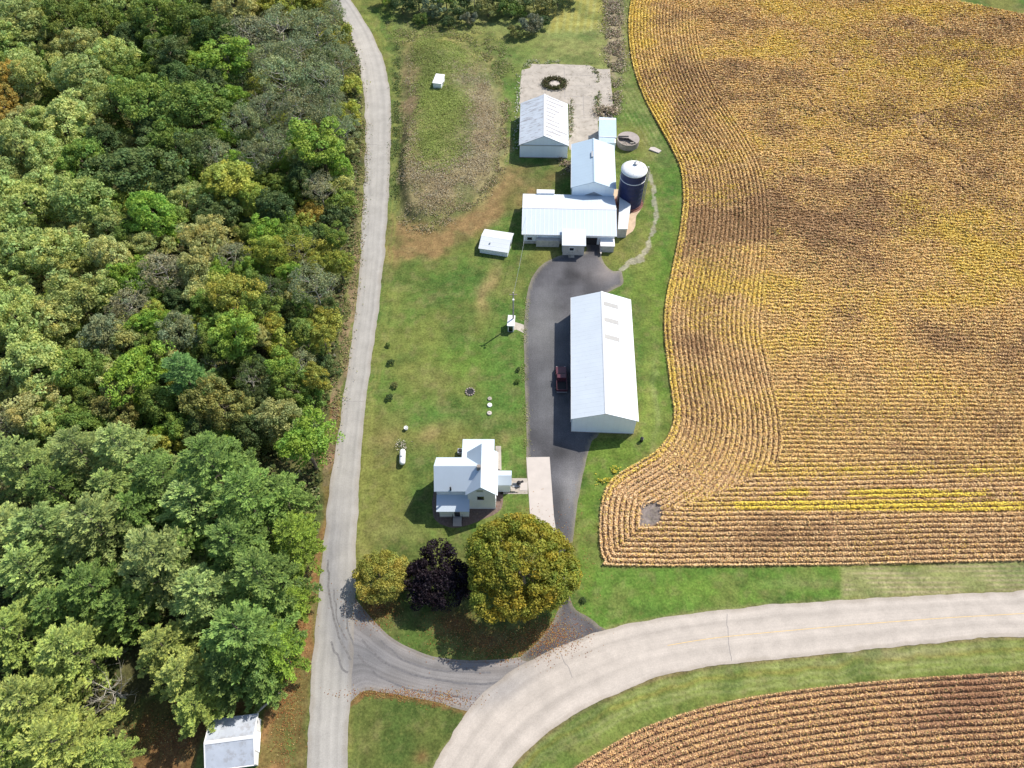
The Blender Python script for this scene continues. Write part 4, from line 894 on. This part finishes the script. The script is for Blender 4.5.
m = MB(); m.tube([(R+.35, .3, 0), (R+.35, .3, 9.3), (R-.4, .3, 9.6)], .09, 8); m.tube([(R+.45, -.2, 0), (R+.45, -.2, 9.2)], .04, 6); m.tube([(R+.45, -.6, 0), (R+.45, -.6, 9.2)], .04, 6)
for k in range(22): m.tube([(R+.45, -.2, .4+k*.4), (R+.45, -.6, .4+k*.4)], .025, 5)
m.obj('ladder', M['steel'], root)
m = MB(); 
for k in range(14):
    t0 = 2*PI*k/14; m.tube([((R-.25)*math.cos(t0), (R-.25)*math.sin(t0), 9.35), ((R-.25)*math.cos(t0), (R-.25)*math.sin(t0), 9.75)], .02, 4)
m.tube([(1.3, 1.6, 9.5), (.2, .3, 10.6), (1.9, -.4, 9.6)], .07, 6); m.obj('filler_pipe', M['steel'], root)
# stump of a concrete silo
p0 = P(627.5, 144); R = 2.55
root = empty('silo_stump', (p0.x, p0.y, 0), 0, 'broken round concrete silo stump beside the blue annex', 'silo')
MB().lathe([(R, 0), (R, 1.5), (R-.25, 1.5), (R-.25, .9), (.1, .9)], 36).obj('ring_wall', M['old_concrete'], root)
v = [(0, 0, 1.66)]+[((R-.02)*math.cos(t), (R-.02)*math.sin(t), 1.52) for t in np.linspace(-.25*PI, .95*PI, 20)]; v += [(x, y, z-.15) for x, y, z in v]; n = 21
mesh_obj('lid', v, [tuple(range(n)), tuple(range(n, 2*n))[::-1]]+[(i, (i+1) % n, n+(i+1) % n, n+i) for i in range(n)], plain('grey_lid', (.33,.29,.27), .9, 0, .15, 1.5), root)
slab(root, 'dark_slot', -2.3, .1, .35, .75, 1.66, 1.69, M['dark']); m = MB(); m.tube([(-2.0, -1.7, 1.2), (-.9, -1.4, 1.6), (-.3, -1.9, .95)], .12, 6); m.tube([(.3, -1.6, 1.5), (1.6, -1.2, 1.2)], .14, 6); m.obj('rubble_plank', M['stone'], root)
# feeding pit centre
p0 = P(554.5, 84.5); root = empty('feed_ring', (p0.x, p0.y, 0), 0, 'weed-choked round feed ring with a pale hub on the concrete yard', 'feed ring')
MB().lathe([(2.9, .0), (2.9, .16), (2.65, .16), (2.65, .05)], 32).obj('kerb', M['concrete'], root); MB().lathe([(1.35, .02), (1.35, .22), (.5, .3), (.1, .3)], 20).obj('hub', M['pale_concrete'], root); MB().lathe([(2.64, .045), (1.37, .055)], 32).obj('pit_bottom', M['dark'], root)
# small gable shed on the lawn
a, rz, W, L = frame((478.4,248.5),(508.2,253.0),(510.8,233), 1.35)
root = empty('garden_shed', (a.x, a.y, 0), rz, 'white gabled storage shed on the lawn below the brown track', 'shed')
roof_mb(W, L, 1.4, .9, 'x').obj('roof', M['white_roof'], root); walls_mb(W, L, 1.4, .9, 'x', .2).obj('wall', M['siding'], root)
window(root, L*.5, .05, 1.0, 1.6, W-.2, 'E', name='door'); slab(root, 'roof_vent', W*.32, W*.36, L*.22, L*.27, 1.7, 2.05, M['steel'])
# well house and pole
a, rz, W, L = frame((507,325.5),(514.3,326),(514,316.2), 1.9)
root = empty('well_house', (a.x, a.y, 0), rz, 'tiny white well house at the foot of the tall pole', 'outbuilding')
MB().prism([(0, 1.75), (0, 1.87), (L, 2.15), (L, 2.03)], 0, W, 'x').obj('roof', M['trim'], root); slab(root, 'wall', .12, W-.12, .12, L-.12, 0, 1.76, M['siding']); window(root, W*.5, .03, .75, 1.5, .12, name='door')
p0 = P(513.2, 325.5); root = empty('utility_pole', (p0.x, p0.y, 0), 0, 'tall pale utility pole beside the tiny white well house', 'pole')
MB().tube([(0, 0, -.2), (0, 0, 9.3)], [.17, .12], 10).obj('post', M['pale_bark'], root); slab(root, 'crossarm', -.7, .7, -.06, .06, 8.7, 8.82, M['wood']); m = MB(); m.tube([(0, -.1, 8.2), (0, -.7, 8.4)], .04, 6); m.obj('lamp_arm', M['steel'], root); MB().lathe([(.06, 8.42), (.2, 8.36), (.22, 8.2), (.08, 8.15)], 12, (0, -.8)).obj('lamp_shade', M['lamp'], root)
m = MB(); tp = Vector((p0.x, p0.y, 8.8)); e = P(529, 212, 4.9)
m.tube([tp.lerp(e, t)+Vector((0, 0, -1.1*4*t*(1-t))) for t in np.linspace(0, 1, 16)], .02, 5)
tag(m.obj('overhead_cable', M['steel']), 'thin overhead cable from the tall pole to the dairy barn', 'cable')
# hut on the bank
a, rz, W, L = frame((432.2,82.2),(441.2,83.3),(442.4,74.4), 3.7); zb = gz(a.x+1, a.y+1)
root = empty('calf_hut', (a.x, a.y, zb-.3), rz, 'small white hut alone on the weedy bank beside the lane', 'hut'); ht = 3.7-zb+.3
MB().prism([(0, ht-.28), (0, ht-.15), (L, ht+.05), (L, ht-.08)], 0, W, 'x').obj('roof', M['trim'], root); slab(root, 'wall', .12, W-.12, .12, L-.12, 0, ht-.27, M['siding']); window(root, L*.5, .5, .7, .6, W-.12, 'E')
# shed by the pines
a, rz, W, L = frame((205.5,771),(254,764.5),(259.7,713), 2.7)
root = empty('lane_shed', (a.x, a.y, 0), rz, 'grey metal-roofed shed with white gable beside the pines and lane', 'shed')
roof_mb(W, L, 2.7, 1.3, 'x').obj('roof', M['grey_roof'], root); walls_mb(W, L, 2.7, 1.3, 'x', .25).obj('wall', M['trim'], root)
ridge_cap(root, W, L, 4.0, 'x', M['trim'])
m = MB().prism([(-.02, 2.5), (-.02, 2.74), (L/2, 4.06), (L+.02, 2.74), (L+.02, 2.5), (L/2, 3.78)], W+.003, W+.12, 'x'); m.obj('barge_board', M['trim'], root); MB().prism([(-.02, 2.5), (-.02, 2.74), (L/2, 4.06), (L+.02, 2.74), (L+.02, 2.5), (L/2, 3.78)], -.12, -.003, 'x').obj('barge_board', M['trim'], root)
slab(root, 'gutter', 0, W, -.12, -.01, 2.52, 2.68, M['trim']); window(root, L*.5, .05, 2.4, 1.9, W-.25, 'E', name='door', gl=M['siding'])
p0 = P(268,704); root = empty('fallen_log', (p0.x, p0.y, .25), .75, 'pale fallen log poking out beside the grey-roofed shed', 'log'); MB().tube([(-2.2,0,0),(0,.05,.05),(2.2,0,.2)], [.2,.16,.1], 8).obj('stem', M['pale_bark'], root); MB().tube([(.6,0,.1),(1.5,.7,.4)], [.08,.03], 6).obj('branch_stub', M['pale_bark'], root)

# ------------------------------------------------------------------ farmhouse
ZE, RI = 5.5, 2.7
a = P(465.3, 495.4, ZE); b_ = P(497.0, 494.6, ZE); rz = 0.0; W = (b_-a).length
nE = P(494.5, 452, ZE); L = nE.y-a.y
root = empty('farmhouse', (a.x, a.y, 0), 0, 'white two-storey farmhouse with cross gables and a front porch beside the big maple', 'house')
LOC = lambda u, v, z: P(u, v, z)-Vector((a.x, a.y, 0))
walls_mb(W, L, ZE, RI, 'y', .3).obj('main_wall', M['siding'], root); roof_mb(W, L, ZE, RI, 'y').obj('main_roof', M['house_roof'], root)
# west wing
q = LOC(434, 491.5, ZE); q2 = LOC(435.3, 457.3, ZE); Lw = q2.y-q.y; Ww = -q.x+W*.5
walls_mb(Ww, Lw, ZE, RI, 'x', .3, q.x, q.y).obj('wing_wall', M['siding'], root)
roof_mb(Ww-.15, Lw, ZE-.01, RI-.02, 'x', .14, q.x, q.y).obj('wing_roof', M['house_roof'], root)
# low north addition
q = LOC(462.8, 439.5, 3.3); q3 = LOC(494.6, 438.3, 3.3)
MB().prism([(L-.3, 3.75), (L-.3, 3.87), (q.y, 3.4), (q.y, 3.28)], q.x, q3.x, 'x').obj('rear_roof', M['house_roof'], root)
slab(root, 'rear_wall', q.x+.25, q3.x-.25, L-.25, q.y-.25, 0, 3.26, M['siding'])
# porch
pa = LOC(436.3, 512, 2.7); pb = LOC(469.5, 510.5, 2.7); wy = LOC(434, 491.5, ZE).y+.3
MB().prism([(pa.y, 2.66), (pa.y, 2.8), (wy-.01, 3.75), (wy-.01, 3.6)], pa.x, pb.x, 'x').obj('porch_roof', M['house_roof'], root)
slab(root, 'porch_wall', pa.x+.35, pb.x-.2, pa.y+.35, wy-.02, .25, 2.62, M['siding'])
slab(root, 'porch_deck', pa.x+.3, pb.x-.15, pa.y+.28, wy-.03, 0, .24, M['old_concrete'])
yp = pa.y+.35; xs = LOC(457.5, 517, .5).x
window(root, xs, .3, .9, 1.9, yp, name='door')
m = MB(); 
for k in range(3): m.box(xs-.7, xs+.7, yp-1.55+k*.3, yp-.15, .02+k*.12 if k else 0, .12*(k+1))
m.obj('front_steps', M['pale_concrete'], root)
m = MB()
for s in (-.75, .75):
    for k in range(4): m.tube([(xs+s, yp-.15-k*.45, 0), (xs+s, yp-.15-k*.45, 1.25-.08*k)], .03, 5)
    m.tube([(xs+s, yp-.1, 1.3), (xs+s, yp-1.55, 1.0)], .035, 5)
m.obj('railing', M['dark'], root)
# gable windows of the main wing
window(root, W*.46, 6.1, .95, .7, .3, gl=M['steel']); window(root, W*.47, 3.35, 1.05, 1.25, .3)
for yy_ in (.25, .6): window(root, L*yy_, 3.4, .9, 1.3, W-.3, 'E')
window(root, L*.2, 1, .9, 1.3, W-.3, 'E')
qw = LOC(434, 491.5, ZE)
for t in (.3, .7):
    window(root, qw.y+Lw*t, 3.4, .9, 1.3, qw.x+.3, 'W'); window(root, qw.y+Lw*t, .9, .9, 1.3, qw.x+.3, 'W')
# east entry
ea = LOC(496, 485.5, 2.7); eb = LOC(511.5, 485.5, 2.7); ec = LOC(511.5, 470.8, 2.7); Le = ec.y-ea.y
roof_mb(eb.x-W+.31, Le, 2.75, .9, 'x', .12, W-.29, ea.y).obj('entry_roof', M['house_roof'], root)
slab(root, 'entry_wall', W-.28, eb.x-.2, ea.y+.2, ec.y-.2, 0, 2.72, M['siding']); window(root, (ea.y+ec.y)/2, .15, .9, 2.0, eb.x-.2, 'E', name='door')
m = MB(); m.box(eb.x-.15, eb.x+1.0, ea.y+.1, ea.y+1.5, 0, .2); m.box(eb.x-.15, eb.x+.6, ea.y+.15, ea.y+1.4, .2, .38); m.obj('side_steps', M['concrete'], root)
c_ = LOC(478.7, 467.3, 8.3); MB().box(c_.x-.3, c_.x+.3, c_.y-.25, c_.y+.25, 7.0, 8.75).obj('chimney', M['old_concrete'], root)
c_ = LOC(450.4, 491.3, 6.0); MB().tube([(c_.x, c_.y+.4, 5.6), (c_.x, c_.y+.4, 6.5)], .14, 8).obj('vent_pipe', M['dark'], root)
m = MB(); m.box(W+.02, W+.1, 0, L, ZE-.16, ZE-.02); m.obj('gutter', M['trim'], root)
p0 = P(460.5, 453); root = empty('cooling_unit', (p0.x, p0.y, 0), 0, 'boxy cooling unit on the grass in the inner corner of the farmhouse', 'cooling unit')
slab(root, 'cabinet', -.45, .45, -.45, .45, .05, .85, M['steel'], .03); MB().lathe([(.36, .86), (.36, .9), (.1, .92)], 20).obj('fan_grille', M['dark'], root)
# ------------------------------------------------------------------ yard things
p0 = P(402.6, 457.5, .6); root = empty('propane_tank', (p0.x, p0.y, 0), .05, 'white propane tank lying on the side lawn near the lane', 'tank')
m = MB(); n = 20; prof = [(-1.45, .05), (-1.40, .25), (-1.25, .42), (-1.0, .5), (1.0, .5), (1.25, .42), (1.4, .25), (1.45, .05)]
v = [(r*math.cos(2*PI*k/n), y, .8+r*math.sin(2*PI*k/n)) for y, r in prof for k in range(n)]
m.add(v, [(i*n+k, i*n+(k+1) % n, (i+1)*n+(k+1) % n, (i+1)*n+k) for i in range(len(prof)-1) for k in range(n)]+[tuple(range(n)), tuple((len(prof)-1)*n+k for k in range(n))]); m.obj('tank', M['silo_white'], root, True)
MB().lathe([(.2, 1.25), (.2, 1.42), (.05, 1.5)], 14).obj('valve_cover', M['trim'], root)
for y in (-.9, .9): slab(root, 'leg', -.35, .35, y-.1, y+.1, 0, .42, M['concrete'])
def cap(u, v, r, mat, label):
    p = P(u, v); root = empty('septic_cap', (p.x, p.y, 0), 0, label, 'cap', 'round caps on the back lawn')
    MB().lathe([(r, 0), (r, .18), (r*.92, .24), (.05, .27)], 24).obj('lid', mat, root); MB().tube([(-.12, 0, .25), (-.12, 0, .33), (.12, 0, .33), (.12, 0, .25)], .02, 5).obj('handle', M['dark'], root)
cap(489.7, 399, .38, M['concrete'], 'grey round septic cap, farthest of the three behind the farmhouse'); cap(489.7, 405.4, .42, M['silo_white'], 'white round septic cap, middle of the three behind the farmhouse'); cap(489.4, 413.4, .42, M['pale_concrete'], 'off-white round septic cap, nearest of the three to the farmhouse')
p = P(406.3, 429.3); root = empty('bucket', (p.x, p.y, 0), 0, 'white bucket on the lawn above the propane tank', 'bucket'); MB().lathe([(.28, 0), (.36, .6), (.33, .6), (.26, .06)], 20).obj('pail', M['silo_white'], root, True); MB().tube([(-.35, 0, .58), (-.2, 0, .85), (.2, 0, .85), (.35, 0, .58)], .015, 5).obj('handle', M['steel'], root)
p = P(470, 392); root = empty('fire_pit', (p.x, p.y, 0), 0, 'dark ring of stones round a fire pit on the back lawn', 'fire pit')
for k in range(11):
    t = 2*PI*k/11; MB().lathe([(.16, 0), (.2, .12), (.12, .25)], 7, (.75*math.cos(t), .75*math.sin(t))).obj('stone', M['old_concrete'], root)
MB().lathe([(.6, .02), (.55, .06), (.05, .08)], 18).obj('ash_bed', M['dark'], root)
for u, v, r, c, lab in ((394.3,385,3.4,'T','brownish sapling on the side lawn above the bucket'),(389,397.5,3.6,'D','dark green shrub on the lawn edge by the lane, below a brown sapling'),(391,362,3.4,'D','dark shrub nearest the lane on the upper side lawn'),(518,369.5,2.4,'D','small dark shrub beside the driveway edge, upper of two'),(517,381.5,2.6,'M','small green shrub beside the driveway edge, lower of two'),(388,345,2.6,'M','small green shrub by the lane halfway up the lawn'),(583.5,600,3,'D','tiny dark shrub on the verge beside the big maple')):
    tree('garden_shrub', 'bush', u, v, r, PAL[c][0], lab, None, 'shrub', hmid=.5)
p = P(641.3, 441); root = empty('bollard', (p.x, p.y, 0), 0, 'dark post on the grass by the near corner of the machine shed', 'post'); MB().lathe([(.28, 0), (.28, 1.0), (.2, 1.08)], 14).obj('post', M['dark'], root, True); MB().lathe([(.3, .8), (.3, .9)], 14).obj('band', M['steel'], root)
p = P(518.8, 485.5); root = empty('grill', (p.x, p.y, 0), .4, 'black barbecue grill on the patio beside the side entry', 'grill')
MB().lathe([(.1, .7), (.3, .8), (.36, .95), (.36, 1.0), (.3, 1.15), (.05, 1.25)], 18).obj('bowl', M['dark'], root, True)
for k in range(3): t = k*2.1; MB().tube([(.15*math.cos(t), .15*math.sin(t), .8), (.42*math.cos(t), .42*math.sin(t), 0)], .03, 6).obj('leg', M['steel'], root)
slab(root, 'side_shelf', .36, .8, -.2, .2, .9, .94, M['dark'])
p = P(512.3, 486.8); root = empty('garden_bench', (p.x, p.y, 0), 0, 'small grey bench on the paved patio touching the side entry', 'bench')
slab(root, 'seat', -.0, 1.1, -.25, .2, .42, .48, M['steel']); slab(root, 'backrest', 0, 1.1, .2, .26, .5, .9, M['steel'])
for x in (.08, 1.0): slab(root, 'leg', x-.04, x+.04, -.2, .18, 0, .42, M['dark'])
p = P(655, 150.5); root = empty('broken_slab', (p.x, p.y, 0), -.45, 'pale broken concrete slab lying on the grass right of the silo stump', 'slab'); poly_prism('chunk', [Vector((-1.3,-.5,0)),Vector((1.1,-.7,0)),Vector((1.4,.3,0)),Vector((-.4,.7,0)),Vector((-1.2,.4,0))], 0, [.3,.25,.3,.35,.3], M['pale_concrete'], root)
# retaining wall strips by the milk house
p = P(600.5, 256); root = empty('retaining_wall', (p.x, p.y, 0), 0, 'thin concrete retaining wall between the driveway head and the grass', 'wall'); slab(root, 'coping', -.12, .18, 0, 3.1, .62, .72, M['pale_concrete']); slab(root, 'wall', -.08, .14, .03, 3.05, 0, .615, M['concrete'])
# pickup
p = P(561.3, 379.5, .6); root = empty('pickup_truck', (p.x, p.y, 0), 0, 'maroon pickup truck with an open bed parked in the shade of the machine shed', 'truck')
def prof_x(pr, x0, x1): return MB().prism(pr, x0, x1, 'x')
prof_x([(-2.6,.45),(2.55,.45),(2.62,.75),(2.5,1.05),(.95,1.12),(.9,1.12),(-.55,1.12),(-.6,.85),(-2.6,.85)], -.93, .93).obj('body', M['maroon'], root, bevel=.03)
for s in (-1, 1): slab(root, 'bed_side', s*.93-(.09 if s > 0 else 0), s*.93+(0 if s > 0 else .09), -2.6, -.62, .853, 1.2, M['maroon'])
slab(root, 'tailgate', -.84, .84, -2.6, -2.53, .853, 1.2, M['maroon']); slab(root, 'bed_floor', -.83, .83, -2.52, -.62, .853, .87, M['dark'])
prof_x([(-.55,1.125),(.95,1.125),(.35,1.72),(-.4,1.74)], -.82, .82).obj('cab', M['maroon'], root, bevel=.04)
v = [(-.72,.93,1.18),(.72,.93,1.18),(.66,.45,1.66),(-.66,.45,1.66)]; v = [(x, y+.03, z+.02) for x, y, z in v]; mesh_obj('windscreen', v, [(0,1,2,3)], M['dark_glass'], root)
for s in (-1, 1):
    mesh_obj('side_window', [(s*.845,-.35,1.2),(s*.845,.7,1.2),(s*.845,.3,1.6),(s*.845,-.3,1.6)], [(0,1,2,3)], M['dark_glass'], root)
    slab(root, 'headlight', s*.72-.15, s*.72+.15, 2.57, 2.64, .72, .9, M['lamp']); slab(root, 'mirror', s*.93-.1+s*.1, s*.93+.1+s*.1, .6, .7, 1.15, 1.32, M['dark'])
    for y in (-1.65, 1.65):
        n = 18; m = MB(); m.add([(s*.95+dx, y+.38*math.cos(2*PI*k/n), .38+.38*math.sin(2*PI*k/n)) for dx in (-.14, .06) for k in range(n)], [tuple(range(n)), tuple(range(n, 2*n))]+[(k, (k+1) % n, n+(k+1) % n, n+k) for k in range(n)]); wl = m.obj('wheel', M['rubber'], root)
        m = MB(); m.add([(s*.95+dx, y+.2*math.cos(2*PI*k/n), .38+.2*math.sin(2*PI*k/n)) for dx in (-.16, .075) for k in range(n)], [tuple(range(n)), tuple(range(n, 2*n))]+[(k, (k+1) % n, n+(k+1) % n, n+k) for k in range(n)]); m.obj('rim', M['steel'], wl)
slab(root, 'front_bumper', -.9, .9, 2.63, 2.76, .45, .65, M['steel']); slab(root, 'rear_bumper', -.9, .9, -2.76, -2.61, .45, .62, M['steel'])
